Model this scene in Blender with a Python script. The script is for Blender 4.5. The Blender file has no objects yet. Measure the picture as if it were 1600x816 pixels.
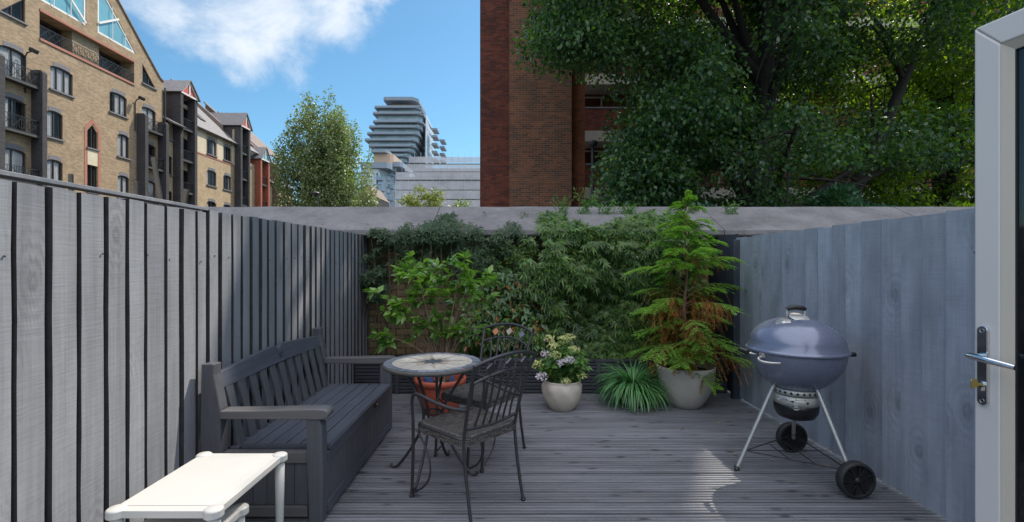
import bpy, bmesh, math, random
import numpy as np
from mathutils import Vector, Matrix
from mathutils.geometry import tessellate_polygon
R = math.radians
rnd = random.Random(7)
sc = bpy.context.scene
COL = sc.collection

# ---------------------------------------------------------------- camera, sky, sun, exposure
cam_d = bpy.data.cameras.new("camera"); cam = bpy.data.objects.new("camera", cam_d); COL.objects.link(cam)
cam.location = (0, 0, 1.36); cam.rotation_euler = (R(90), 0, 0)
cam_d.sensor_width = 36; cam_d.lens = 16.875; cam_d.shift_y = 0.0025
cam_d.clip_start = 0.05; cam_d.clip_end = 6000
sc.camera = cam

SUN_AZ, SUN_EL = R(48), R(52)                     # azimuth counted from +X towards +Y
SUN = Vector((math.cos(SUN_AZ)*math.cos(SUN_EL), math.sin(SUN_AZ)*math.cos(SUN_EL), math.sin(SUN_EL)))
sl = bpy.data.lights.new("sun", 'SUN'); so = bpy.data.objects.new("sun", sl); COL.objects.link(so)
sl.energy = 5.0; sl.angle = R(0.55); sl.color = (1.0, 0.93, 0.82)
so.rotation_euler = SUN.to_track_quat('Z', 'Y').to_euler()

w = bpy.data.worlds.new("World"); sc.world = w; w.use_nodes = True
nt = w.node_tree; nt.nodes.clear()
N = nt.nodes.new; L = nt.links.new
out = N('ShaderNodeOutputWorld'); bg = N('ShaderNodeBackground')
sky = N('ShaderNodeTexSky'); sky.sky_type = 'NISHITA'; sky.sun_disc = False
sky.sun_elevation = SUN_EL; sky.sun_rotation = R(90) - SUN_AZ
sky.altitude = 50; sky.air_density = 1.0; sky.dust_density = 0.6; sky.ozone_density = 1.6
bg.inputs['Strength'].default_value = 0.127
def mth(op, a=None, b=None, nodes=None, clamp=False):
    n = nodes.nodes.new('ShaderNodeMath'); n.operation = op; n.use_clamp = clamp
    for i, v in enumerate((a, b)):
        if v is None: continue
        if hasattr(v, 'is_linked'): nodes.links.new(v, n.inputs[i])
        else: n.inputs[i].default_value = v
    return n.outputs[0]
# clouds: noise on the sky direction, kept to a few broad places of the dome
tc = N('ShaderNodeTexCoord')
mp = N('ShaderNodeMapping'); mp.inputs['Scale'].default_value = (1, 1, 1.5); mp.inputs['Location'].default_value = (0.35, 0.1, 0.6)
L(tc.outputs['Generated'], mp.inputs['Vector'])
nz = N('ShaderNodeTexNoise'); nz.inputs['Scale'].default_value = 5.0; nz.inputs['Detail'].default_value = 9; nz.inputs['Roughness'].default_value = 0.6
nz.inputs['Distortion'].default_value = 0.35
L(mp.outputs[0], nz.inputs['Vector'])
def blob(d, inner, outer):
    d = Vector(d).normalized()
    dp = N('ShaderNodeVectorMath'); dp.operation = 'DOT_PRODUCT'; L(tc.outputs['Generated'], dp.inputs[0]); dp.inputs[1].default_value = d
    mr = N('ShaderNodeMapRange'); mr.interpolation_type = 'SMOOTHSTEP'
    mr.inputs['From Min'].default_value = math.cos(R(outer)); mr.inputs['From Max'].default_value = math.cos(R(inner))
    L(dp.outputs['Value'], mr.inputs['Value']); return mr.outputs[0]
def pxdir(x, y): return ((x-800)/750, 1, (412-y)/750)
m1 = blob(pxdir(375, -20), 3, 17)
m2 = blob(pxdir(430, 55), 0, 10)
m3 = blob(pxdir(260, 0), 0, 16)
m4 = blob(pxdir(480, -60), 3, 14)
m5 = blob((0.1, -0.55, 1.2), 40, 76)                 # unseen bright cloud bank, added overhead and behind the camera as patio fill
mm = mth('MAXIMUM', mth('MAXIMUM', m1, mth('MULTIPLY', m2, 0.75, nt), nt), mth('MAXIMUM', mth('MULTIPLY', m3, 0.6, nt), m4, nt), nt)
mm = mth('MAXIMUM', mm, mth('MULTIPLY', m5, 1.25, nt), nt)
cv = mth('ADD', nz.outputs['Fac'], mth('MULTIPLY', mth('SUBTRACT', mm, 1.0, nt), 0.55, nt), nt)
mr = N('ShaderNodeMapRange'); mr.interpolation_type = 'SMOOTHSTEP'
mr.inputs['From Min'].default_value = 0.33; mr.inputs['From Max'].default_value = 0.64; mr.inputs['To Max'].default_value = 0.93
L(cv, mr.inputs['Value'])
mix = N('ShaderNodeMixRGB'); L(mr.outputs[0], mix.inputs['Fac'])
tint = N('ShaderNodeMixRGB'); tint.blend_type = 'MULTIPLY'; tint.inputs['Fac'].default_value = 1; L(sky.outputs[0], tint.inputs['Color1']); tint.inputs['Color2'].default_value = (0.66, 1.0, 1.06, 1)
L(tint.outputs[0], mix.inputs['Color1'])
cc_ = N('ShaderNodeMixRGB'); L(m5, cc_.inputs['Fac']); cc_.inputs['Color1'].default_value = (5.9, 6.3, 6.8, 1); cc_.inputs['Color2'].default_value = (12.8, 13.3, 15.0, 1)
L(cc_.outputs[0], mix.inputs['Color2'])
L(mix.outputs[0], bg.inputs['Color']); L(bg.outputs[0], out.inputs['Surface'])

vs = sc.view_settings; vs.view_transform = 'Standard'; vs.look = 'None'; vs.gamma = 1; vs.use_curve_mapping = False
vs.exposure = 0.33
sc.cycles.use_denoising = True
sc.cycles.max_bounces = 7; sc.cycles.transparent_max_bounces = 12; sc.cycles.diffuse_bounces = 4

# ---------------------------------------------------------------- materials
def newmat(name):
    m = bpy.data.materials.new(name); m.use_nodes = True
    t = m.node_tree; b = t.nodes['Principled BSDF']; return m, t, b
def noise(t, vec, scale, detail=4, rough=0.55):
    n = t.nodes.new('ShaderNodeTexNoise'); n.inputs['Scale'].default_value = scale; n.inputs['Detail'].default_value = detail
    n.inputs['Roughness'].default_value = rough
    if vec is not None: t.links.new(vec, n.inputs['Vector'])
    return n.outputs['Fac']
def objc(t, scale=(1, 1, 1), loc=(0, 0, 0)):
    c = t.nodes.new('ShaderNodeTexCoord'); mp = t.nodes.new('ShaderNodeMapping')
    mp.inputs['Scale'].default_value = scale; mp.inputs['Location'].default_value = loc
    t.links.new(c.outputs['Object'], mp.inputs['Vector']); return mp.outputs[0]
def ramp(t, fac, lo, hi, a, b):
    m = t.nodes.new('ShaderNodeMapRange'); m.inputs['From Min'].default_value = lo; m.inputs['From Max'].default_value = hi
    m.inputs['To Min'].default_value = a; m.inputs['To Max'].default_value = b
    t.links.new(fac, m.inputs['Value']); return m.outputs[0]
def mixc(t, fac, a, b, mode='MIX'):
    m = t.nodes.new('ShaderNodeMixRGB'); m.blend_type = mode
    for k, v in (('Fac', fac), ('Color1', a), ('Color2', b)):
        if hasattr(v, 'is_linked'): t.links.new(v, m.inputs[k])
        elif k == 'Fac': m.inputs[k].default_value = v
        else: m.inputs[k].default_value = (*v[:3], 1)
    return m.outputs[0]
def bump(t, b, h, dist=0.002, strength=1.0):
    n = t.nodes.new('ShaderNodeBump'); n.inputs['Distance'].default_value = dist; n.inputs['Strength'].default_value = strength
    t.links.new(h, n.inputs['Height']); t.links.new(n.outputs[0], b.inputs['Normal'])
def island(t):
    return t.nodes.new('ShaderNodeNewGeometry').outputs['Random Per Island']
def mat(name, col, rough=0.6, metal=0.0, var=0.15, scale=6.0, bmp=0.0, bscale=60, spec=0.5, isl=0.0, coat=0):
    m, t, b = newmat(name)
    v = objc(t)
    c = mixc(t, ramp(t, noise(t, v, scale, 6), 0.3, 0.7, 0, 1), [x*(1-var) for x in col], [x*(1+var) for x in col])
    if isl:
        c = mixc(t, 1.0, c, mixc(t, island(t), (1-isl,)*3, (1+isl,)*3), 'MULTIPLY')
    t.links.new(c, b.inputs['Base Color'])
    b.inputs['Roughness'].default_value = rough; b.inputs['Metallic'].default_value = metal
    b.inputs['Specular IOR Level'].default_value = spec
    b.inputs['Coat Weight'].default_value = coat
    if rough > 0.15:
        t.links.new(ramp(t, noise(t, v, scale*3, 5), 0.3, 0.7, rough*0.85, min(1, rough*1.15)), b.inputs['Roughness'])
    if bmp: bump(t, b, noise(t, v, bscale, 5), bmp)
    return m
def wallvec(t):
    """u along the wall whichever way it faces, v up (object space)"""
    c = t.nodes.new('ShaderNodeTexCoord'); s = t.nodes.new('ShaderNodeSeparateXYZ'); t.links.new(c.outputs['Object'], s.inputs[0])
    n = t.nodes.new('ShaderNodeSeparateXYZ'); t.links.new(c.outputs['Normal'], n.inputs[0])
    g = mth('GREATER_THAN', mth('ABSOLUTE', n.outputs['X'], None, t), 0.7, t)
    u = t.nodes.new('ShaderNodeMix'); u.data_type = 'FLOAT'
    t.links.new(g, u.inputs[0]); t.links.new(s.outputs['X'], u.inputs[2]); t.links.new(s.outputs['Y'], u.inputs[3])
    cb = t.nodes.new('ShaderNodeCombineXYZ'); t.links.new(u.outputs[0], cb.inputs[0]); t.links.new(s.outputs['Z'], cb.inputs[1])
    return cb.outputs[0], c.outputs['Object']
def brick(name, c1, c2, mort, var=0.3, stain=(0.1, 0.09, 0.08), stf=0.35, bw=0.225, rh=0.075, patch=1.2, bd=0.004):
    m, t, b = newmat(name)
    v, o = wallvec(t)
    n = t.nodes.new('ShaderNodeTexBrick'); t.links.new(v, n.inputs['Vector'])
    n.inputs['Color1'].default_value = (*c1, 1); n.inputs['Color2'].default_value = (*c2, 1); n.inputs['Mortar'].default_value = (*mort, 1)
    n.inputs['Scale'].default_value = 1; n.inputs['Mortar Size'].default_value = 0.006; n.inputs['Mortar Smooth'].default_value = 0.3
    n.inputs['Brick Width'].default_value = bw; n.inputs['Row Height'].default_value = rh; n.inputs['Bias'].default_value = 0.0
    f1 = ramp(t, noise(t, o, patch, 7, 0.65), 0.3, 0.7, 1-var, 1+var)
    f2 = ramp(t, noise(t, o, 14, 3), 0.25, 0.75, 1-var*0.7, 1+var*0.7)
    g = t.nodes.new('ShaderNodeCombineXYZ')
    f = mth('MULTIPLY', f1, f2, t)
    for i in range(3): t.links.new(f, g.inputs[i])
    c = mixc(t, 1.0, n.outputs['Color'], g.outputs[0], 'MULTIPLY')
    st = objc(t, (1.5, 1.5, 0.35))
    c = mixc(t, ramp(t, noise(t, st, 1.3, 6, 0.7), 0.5, 0.75, 0, stf), c, stain)
    t.links.new(c, b.inputs['Base Color']); b.inputs['Roughness'].default_value = 0.88; b.inputs['Specular IOR Level'].default_value = 0.25
    h = mth('ADD', mth('MULTIPLY', n.outputs['Fac'], -1.0, t), mth('MULTIPLY', noise(t, o, 40, 3), 0.5, t), t)
    bump(t, b, h, bd)
    return m
def wood(name, col, along='Z', rough=0.6, grain=0.22, knots=0.5, saw=True, isl=0.2, blotch=0.18, pale=(1.5, 1.48, 1.45), kfreq=(5.5, 2.4), edge=None):
    m, t, b = newmat(name)
    i = island(t)
    c = t.nodes.new('ShaderNodeTexCoord'); add = t.nodes.new('ShaderNodeVectorMath'); add.operation = 'ADD'
    sp = t.nodes.new('ShaderNodeCombineXYZ')
    for k in range(3): t.links.new(mth('MULTIPLY', i, 37.0+k*11, t), sp.inputs[k])
    t.links.new(c.outputs['Object'], add.inputs[0]); t.links.new(sp.outputs[0], add.inputs[1])
    def stretch(a, l):
        mp = t.nodes.new('ShaderNodeMapping'); s = [a, a, a]; s['XYZ'.index(along)] = l
        mp.inputs['Scale'].default_value = s; t.links.new(add.outputs[0], mp.inputs['Vector']); return mp.outputs[0]
    g = noise(t, stretch(60, 1.6), 1.0, 5, 0.6)
    g2 = noise(t, stretch(14, 1.1), 1.0, 5, 0.6)
    bl = noise(t, stretch(5, 2.2), 1.0, 4, 0.6)
    vor = t.nodes.new('ShaderNodeTexVoronoi'); vor.inputs['Scale'].default_value = 1.0; pass
    sx = t.nodes.new('ShaderNodeSeparateXYZ'); t.links.new(add.outputs[0], sx.inputs[0]); ax = 'XYZ'.index(along); oth = [k for k in range(3) if k != ax]
    cx_ = t.nodes.new('ShaderNodeCombineXYZ'); t.links.new(mth('MULTIPLY', mth('ADD', sx.outputs[oth[0]], sx.outputs[oth[1]], t), kfreq[0], t), cx_.inputs[0]); t.links.new(mth('MULTIPLY', sx.outputs[ax], kfreq[1], t), cx_.inputs[1])
    vor.voronoi_dimensions = '2D'; t.links.new(cx_.outputs[0], vor.inputs['Vector'])
    kn = ramp(t, vor.outputs['Distance'], 0.04, 0.10, 1, 0); halo = ramp(t, vor.outputs['Distance'], 0.08, 0.34, 1, 0); ring = mth('MULTIPLY', mth('SINE', mth('ADD', mth('MULTIPLY', vor.outputs['Distance'], 95.0, t), mth('MULTIPLY', g, 9.0, t), t), None, t), halo, t)
    col = list(col)
    base = mixc(t, ramp(t, bl, 0.3, 0.7, 0, 1), [x*(1-blotch) for x in col], [x*(1+blotch) for x in col])
    base = mixc(t, 1.0, base, mixc(t, ramp(t, g, 0.3, 0.7, 0, 1), (1-grain,)*3, (1+grain,)*3), 'MULTIPLY')
    base = mixc(t, 1.0, base, mixc(t, i, (1-isl,)*3, (1+isl,)*3), 'MULTIPLY')
    base = mixc(t, ramp(t, g2, 0.62, 0.8, 0, 0.7), base, [x*p for x, p in zip(col, pale)])
    base = mixc(t, mth('MULTIPLY', ramp(t, ring, 0.1, 0.9, 0, 0.5), knots, t), base, [x*0.45 for x in col])
    base = mixc(t, mth('MULTIPLY', kn, knots, t), base, [x*0.25 for x in col])
    h = mth('ADD', mth('MULTIPLY', g, 0.6, t), mth('MULTIPLY', kn, 0.6, t), t)
    if saw:
        s = [8, 8, 8]; s['XYZ'.index(along)] = 110
        mp = t.nodes.new('ShaderNodeMapping'); mp.inputs['Scale'].default_value = s; t.links.new(add.outputs[0], mp.inputs['Vector'])
        sn = noise(t, mp.outputs[0], 1.0, 3); h = mth('ADD', h, mth('MULTIPLY', sn, 0.5, t), t); h = mth('ADD', h, mth('MULTIPLY', ring, 0.35, t), t)
        base = mixc(t, 1.0, base, mixc(t, ramp(t, sn, 0.3, 0.7, 0, 1), (0.95,)*3, (1.045,)*3), 'MULTIPLY')
    t.links.new(base, b.inputs['Base Color'])
    t.links.new(ramp(t, g, 0.3, 0.7, rough-0.08, rough+0.1), b.inputs['Roughness'])
    b.inputs['Specular IOR Level'].default_value = 0.35
    bump(t, b, h, 0.002)
    return m
def leaf(name, a, bcol, trans=0.35, rough=0.45, odd=None, oddf=0.0, tcol=None, spec=0.4):
    m, t, b = newmat(name)
    i = island(t)
    c = mixc(t, i, a, bcol)
    if odd is not None:
        r2 = t.nodes.new('ShaderNodeMath'); r2.operation = 'FRACT'; t.links.new(mth('MULTIPLY', i, 53.7, t), r2.inputs[0])
        c = mixc(t, ramp(t, r2.outputs[0], 1-oddf, 1-oddf+0.01, 0, 1), c, odd)
    v = objc(t); c = mixc(t, 1.0, c, mixc(t, ramp(t, noise(t, v, 1.7, 3), 0.3, 0.7, 0, 1), (0.75, 0.8, 0.85), (1.25, 1.2, 1.1)), 'MULTIPLY')
    t.links.new(c, b.inputs['Base Color']); b.inputs['Roughness'].default_value = rough; b.inputs['Specular IOR Level'].default_value = spec
    tr = t.nodes.new('ShaderNodeBsdfTranslucent')
    tc_ = mixc(t, 1.0, c, tcol or (1.9, 2.1, 0.6), 'MULTIPLY'); t.links.new(tc_, tr.inputs['Color'])
    ms = t.nodes.new('ShaderNodeMixShader'); ms.inputs[0].default_value = trans
    t.links.new(b.outputs[0], ms.inputs[1]); t.links.new(tr.outputs[0], ms.inputs[2])
    t.links.new(ms.outputs[0], t.nodes['Material Output'].inputs['Surface'])
    return m
def glassm(name, col=(0.02, 0.025, 0.03), rough=0.04, alpha=0.35):
    m, t, b = newmat(name)
    b.inputs['Base Color'].default_value = (*col, 1); b.inputs['Roughness'].default_value = rough
    b.inputs['Specular IOR Level'].default_value = 0.9
    tr = t.nodes.new('ShaderNodeBsdfTransparent'); ms = t.nodes.new('ShaderNodeMixShader')
    fr = t.nodes.new('ShaderNodeLayerWeight'); fr.inputs['Blend'].default_value = 0.5
    t.links.new(ramp(t, mth('POWER', fr.outputs['Facing'], 4.0, t), 0, 1, alpha, 1), ms.inputs[0])
    t.links.new(tr.outputs[0], ms.inputs[1]); t.links.new(b.outputs[0], ms.inputs[2])
    t.links.new(ms.outputs[0], t.nodes['Material Output'].inputs['Surface'])
    return m
def speckled(name, col, rough, var=0.4, scale=3, bmp=0.01, bscale=18):
    m, t, b = newmat(name); v = objc(t)
    c = mixc(t, ramp(t, noise(t, v, scale, 7, 0.65), 0.3, 0.7, 0, 1), [x*(1-var) for x in col], [x*(1+var) for x in col])
    c = mixc(t, ramp(t, noise(t, v, 22, 4, 0.7), 0.60, 0.68, 0, 0.65), c, [x*0.35 for x in col])      # black lichen
    c = mixc(t, ramp(t, noise(t, objc(t, loc=(5, 3, 1)), 13, 5, 0.7), 0.63, 0.70, 0, 0.5), c, [min(.6, x*2.1) for x in col])  # pale lichen
    c = mixc(t, ramp(t, noise(t, objc(t, (1, 1, 1), (9, 2, 4)), 1.1, 5, 0.7), 0.52, 0.72, 0, 0.55), c, (0.06, 0.06, 0.035))
    t.links.new(c, b.inputs['Base Color']); b.inputs['Roughness'].default_value = rough
    bump(t, b, noise(t, v, bscale, 6, 0.7), bmp); return m
M = {}
M['fenceL'] = wood('grey_painted_fence', (0.205, 0.21, 0.226), 'Z', isl=0.10, rough=0.6, grain=0.12, blotch=0.14, knots=0.22, pale=(1.12, 1.12, 1.12), kfreq=(3.0, 1.3))
M['fenceR'] = wood('blue_grey_painted_fence', (0.295, 0.312, 0.36), 'Z', rough=0.48, isl=0.12, grain=0.08, blotch=0.2, knots=0.30, pale=(1.15, 1.14, 1.1), kfreq=(2.6, 1.3))
M['fenceD'] = wood('dark_slate_fence', (0.045, 0.05, 0.065), 'Z', isl=0.08)
M['deck'] = wood('weathered_decking', (0.142, 0.143, 0.153), 'X', rough=0.5, isl=0.17, grain=0.2, knots=0.8, saw=False, blotch=0.2, pale=(1.25, 1.23, 1.2))
M['planter'] = wood('dark_grey_trellis_boards', (0.05, 0.053, 0.062), 'X', isl=0.12, saw=False)
M['soil'] = mat('soil', (0.035, 0.026, 0.018), 0.95, var=0.4, scale=20, bmp=0.01, bscale=60)
M['oldbrick'] = brick('old_stock_brick', (0.25, 0.175, 0.085), (0.14, 0.10, 0.06), (0.07, 0.062, 0.045), 0.5, (0.04, 0.05, 0.02), 0.6, patch=2.5, bd=0.01)
M['stock'] = brick('yellow_stock_brick', (0.345, 0.245, 0.15), (0.225, 0.16, 0.10), (0.32, 0.265, 0.205), 0.16, (0.2, 0.15, 0.1), 0.3)
M['stock2'] = brick('pale_stock_brick', (0.43, 0.32, 0.20), (0.32, 0.235, 0.145), (0.38, 0.32, 0.25), 0.12, (0.25, 0.2, 0.14), 0.25)
M['brownbrick'] = brick('brown_gable_brick', (0.15, 0.11, 0.08), (0.11, 0.08, 0.06), (0.12, 0.1, 0.08), 0.15)
M['darkbrick'] = brick('black_engineering_brick', (0.065, 0.06, 0.062), (0.045, 0.043, 0.047), (0.05, 0.05, 0.05), 0.15, (0.03, 0.03, 0.03), 0.3)
M['redbrick'] = brick('red_brick_trim', (0.34, 0.10, 0.06), (0.26, 0.075, 0.05), (0.25, 0.15, 0.12), 0.12)
M['flatA'] = brick('dark_red_flat_brick', (0.19, 0.045, 0.026), (0.085, 0.026, 0.02), (0.085, 0.07, 0.055), 0.22, (0.03, 0.02, 0.02), 0.5)
M['flatB'] = brick('brown_red_flat_brick', (0.25, 0.092, 0.048), (0.115, 0.055, 0.04), (0.22, 0.18, 0.13), 0.12, (0.08, 0.05, 0.04), 0.25)
M['flatC'] = brick('orange_red_flat_brick', (0.26, 0.07, 0.03), (0.15, 0.045, 0.028), (0.14, 0.09, 0.06), 0.15)
M['concrete'] = speckled('weathered_concrete', (0.165, 0.152, 0.150), 0.92, var=0.3, scale=2.6, bmp=0.012, bscale=18)
M['band'] = mat('painted_concrete_band', (0.36, 0.33, 0.29), 0.8, var=0.1, scale=1.5)
M['shade_nail'] = mat('edge_shade_and_nail_black', (0.030, 0.029, 0.030), 0.9, var=0.3, scale=20)  # joint shade put into the edge colour; nail heads share this black
M['cornice'] = mat('stained_cornice', (0.10, 0.075, 0.055), 0.9, var=0.4, scale=6, bmp=.006, bscale=30)
M['stone'] = mat('pale_render', (0.5, 0.43, 0.31), 0.85, var=0.08, scale=2)
M['slate'] = mat('roof_slate', (0.15, 0.14, 0.14), 0.7, var=0.2, scale=4, bmp=0.01, bscale=12)
M['tile'] = mat('brown_roof_tile', (0.16, 0.12, 0.10), 0.8, var=0.2, scale=4, bmp=0.01, bscale=14)
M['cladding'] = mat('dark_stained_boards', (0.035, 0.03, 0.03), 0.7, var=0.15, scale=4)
M['whitep'] = mat('white_painted_timber', (0.62, 0.6, 0.56), 0.5, var=0.05)
M['redp'] = mat('red_painted_panel', (0.42, 0.08, 0.06), 0.6, var=0.08)
M['redsurround'] = mat('red_brick_soldier_course', (0.32, 0.13, 0.09), 0.85, var=0.15, scale=12)
M['greybrick'] = mat('grey_arch_brick', (0.14, 0.135, 0.15), 0.85, var=0.2, scale=14)
M['frame'] = mat('dark_brown_window_frame', (0.035, 0.025, 0.022), 0.5, var=0.1)
M['framew'] = mat('white_window_frame', (0.6, 0.6, 0.58), 0.5, var=0.05)
M['glass'] = glassm('window_glass', alpha=0.22)
M['tealglass'] = mat('pale_teal_glazing', (0.13, 0.30, 0.36), 0.12, var=0.15, scale=0.6, spec=0.8)
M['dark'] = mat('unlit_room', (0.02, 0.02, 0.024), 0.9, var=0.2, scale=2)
M['curtain'] = mat('net_curtain', (0.50, 0.50, 0.51), 0.9, var=0.12, scale=10)
M['iron'] = mat('black_ironwork', (0.015, 0.015, 0.018), 0.45, var=0.1)
M['bench'] = wood('graphite_resin', (0.066, 0.072, 0.09), 'Y', rough=0.4, isl=0.06, grain=0.14, knots=0, saw=False, blotch=0.08)
M['benchX'] = wood('graphite_resin_arm', (0.095, 0.092, 0.094), 'X', rough=0.42, isl=0.06, grain=0.12, knots=0, saw=False, blotch=0.08)
M['benchZ'] = wood('graphite_resin_upright', (0.07, 0.072, 0.08), 'Z', rough=0.48, isl=0.06, grain=0.14, knots=0, saw=False, blotch=0.08)
M['whitepl'] = mat('white_plastic', (0.45, 0.437, 0.41), 0.42, var=0.025, scale=5)
M['tube'] = mat('brown_black_tube', (0.040, 0.038, 0.040), 0.36, 0.25, var=0.15, scale=30, bmp=0.0004, bscale=300)
M['wicker'] = None
M['slatetile'] = mat('slate_mosaic', (0.16, 0.17, 0.2), 0.35, var=0.2, scale=25, isl=0.35)
M['creamtile'] = mat('cream_marble_mosaic', (0.52, 0.47, 0.40), 0.3, var=0.14, scale=14, isl=0.2)
M['tantile'] = mat('tan_marble_mosaic', (0.40, 0.32, 0.24), 0.3, var=0.2, scale=18, isl=0.15)
M['darktile'] = mat('dark_slate_mosaic', (0.075, 0.08, 0.095), 0.3, var=0.2, scale=25, isl=0.2)
M['edge'] = mat('tabletop_edge', (0.07, 0.065, 0.06), 0.6, var=0.3, scale=30, bmp=0.001)
M['terratile'] = mat('terracotta_tile', (0.42, 0.15, 0.07), 0.6, var=0.1)
M['terra'] = mat('terracotta', (0.40, 0.085, 0.045), 0.6, var=0.12, scale=8)
M['bluepl'] = mat('blue_pot', (0.06, 0.10, 0.22), 0.35, var=0.15)
M['pot1'] = mat('cream_glazed_pot', (0.47, 0.415, 0.35), 0.4, var=0.14, scale=7, bmp=0.001, bscale=40)
M['pot2'] = mat('grey_ceramic_pot', (0.45, 0.40, 0.355), 0.6, var=0.09, scale=5, bmp=0.002, bscale=50)
M['pot3'] = mat('brown_pot', (0.05, 0.04, 0.034), 0.7, var=0.2)
M['bark'] = mat('bark', (0.022, 0.018, 0.016), 0.9, var=0.35, scale=9, bmp=0.02, bscale=20)
M['bark2'] = mat('young_bark', (0.19, 0.13, 0.085), 0.85, var=0.25, scale=20, bmp=0.001)
M['bark3'] = mat('conifer_bark', (0.20, 0.10, 0.06), 0.85, var=0.25, scale=20, bmp=0.001)
M['enamel'] = mat('slate_blue_enamel', (0.155, 0.17, 0.235), 0.27, 0.25, var=0.05, scale=3, spec=0.6, coat=0.35)
M['enamel2'] = mat('dark_ash_catcher', (0.012, 0.012, 0.014), 0.3, var=0.1)
M['steel'] = mat('brushed_steel', (0.55, 0.54, 0.52), 0.34, 1.0, var=0.08, scale=20)
M['silver'] = mat('satin_silver_collar', (0.52, 0.50, 0.46), 0.4, 0.35, var=0.05)
M['alu'] = mat('matt_aluminium_leg', (0.50, 0.485, 0.46), 0.45, 0.7, var=0.06, scale=20)
M['chrome'] = mat('chrome', (0.75, 0.75, 0.76), 0.09, 1.0, var=0.02)
M['blackpl'] = mat('black_plastic', (0.012, 0.012, 0.013), 0.42, var=0.1)
M['tyre'] = mat('black_tyre', (0.02, 0.02, 0.02), 0.6, var=0.1)
M['brass'] = mat('brass', (0.55, 0.40, 0.14), 0.3, 1.0, var=0.1)
M['upvc'] = mat('white_upvc', (0.62, 0.57, 0.545), 0.35, var=0.02, scale=2)
M['bead'] = mat('cream_glazing_bead', (0.50, 0.43, 0.36), 0.4, var=0.03, scale=2)
M['gasket'] = mat('rubber_gasket', (0.02, 0.02, 0.02), 0.6)
M['doorglass'] = glassm('door_glass', (0.012, 0.014, 0.016), 0.03, 0.55)
M['ground'] = mat('ground', (0.09, 0.085, 0.075), 0.95, var=0.3, scale=0.5, bmp=0.02, bscale=3)
M['stake'] = wood('weathered_stake', (0.13, 0.10, 0.075), 'Z', isl=0.1)
# foliage
M['lfTree'] = leaf('lime_tree_leaf', (0.012, 0.040, 0.022), (0.075, 0.145, 0.052), 0.42, 0.3, tcol=(2.2, 2.3, 0.5))
M['lfTree2'] = leaf('plane_tree_leaf', (0.03, 0.075, 0.014), (0.13, 0.20, 0.03), 0.6, 0.45, tcol=(2.4, 2.4, 0.5))
M['lfFar'] = leaf('poplar_leaf', (0.08, 0.115, 0.05), (0.22, 0.26, 0.13), 0.3, 0.4, tcol=(1.6, 1.8, 0.6))
M['lfYel'] = leaf('yellowing_leaf', (0.11, 0.16, 0.04), (0.24, 0.25, 0.05), 0.3, 0.5, tcol=(1.5, 1.6, 0.6))
M['lfShrub'] = leaf('laurel_leaf', (0.03, 0.075, 0.045), (0.05, 0.12, 0.06), 0.25, 0.32)
M['lfIvy'] = leaf('passion_vine_leaf', (0.018, 0.050, 0.015), (0.14, 0.235, 0.06), 0.3, 0.4, odd=(0.16, 0.17, 0.03), oddf=0.05)
M['lfCreep'] = leaf('creeper_leaf', (0.02, 0.045, 0.022), (0.07, 0.12, 0.05), 0.3, 0.45, odd=(0.14, 0.06, 0.02), oddf=0.01)
M['lfJas'] = leaf('star_jasmine_leaf', (0.035, 0.085, 0.025), (0.11, 0.2, 0.05), 0.25, 0.25, odd=(0.30, 0.09, 0.03), oddf=0.09, spec=0.6)
M['lfCit'] = leaf('citrus_leaf', (0.06, 0.15, 0.03), (0.20, 0.33, 0.07), 0.35, 0.3, spec=0.55)
M['lfHyd'] = leaf('hydrangea_leaf', (0.055, 0.14, 0.045), (0.16, 0.28, 0.07), 0.3, 0.45)
M['lfGrass'] = leaf('lilyturf_blade', (0.05, 0.16, 0.05), (0.17, 0.37, 0.14), 0.2, 0.35, spec=0.5, tcol=(1.3, 1.5, 0.9))
M['lfCon'] = leaf('cypress_needle', (0.11, 0.25, 0.04), (0.26, 0.43, 0.08), 0.35, 0.5)
M['lfConD'] = leaf('brown_cypress_needle', (0.30, 0.085, 0.02), (0.48, 0.20, 0.05), 0.3, 0.6, odd=(0.14, 0.16, 0.03), oddf=0.25, tcol=(1.5, 1.2, 0.7))
M['petalP'] = leaf('lilac_petal', (0.60, 0.46, 0.56), (0.78, 0.72, 0.72), 0.3, 0.6, tcol=(1, 1, 1))
M['petalY'] = leaf('lime_petal', (0.48, 0.52, 0.16), (0.62, 0.60, 0.30), 0.3, 0.6, tcol=(1, 1, 1))
M['petalW'] = leaf('white_petal', (0.8, 0.78, 0.7), (0.85, 0.82, 0.78), 0.3, 0.6, tcol=(1, 1, 1))
M['deadleaf'] = leaf('dead_leaf', (0.3, 0.2, 0.07), (0.42, 0.32, 0.12), 0.2, 0.7, odd=(0.25, 0.07, 0.02), oddf=0.3, tcol=(1, 1, 1))
def wicker_mat(edge=False):
    m, t, b = newmat('woven_resin_strands')
    v = wallvec(t)[0] if edge else objc(t)
    n = t.nodes.new('ShaderNodeTexBrick'); t.links.new(v, n.inputs['Vector'])
    n.inputs['Color1'].default_value = (0.19, 0.165, 0.15, 1); n.inputs['Color2'].default_value = (0.055, 0.048, 0.048, 1); n.inputs['Mortar'].default_value = (0.01, 0.01, 0.01, 1)
    n.inputs['Scale'].default_value = 1; n.inputs['Brick Width'].default_value = 0.022; n.inputs['Row Height'].default_value = 0.009; n.inputs['Mortar Size'].default_value = 0.0016
    t.links.new(n.outputs['Color'], b.inputs['Base Color']); b.inputs['Roughness'].default_value = 0.5
    bump(t, b, mth('MULTIPLY', n.outputs['Fac'], -1.0, t), 0.003); return m
M['wicker'] = wicker_mat(); M['wickerE'] = wicker_mat(True)
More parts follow.
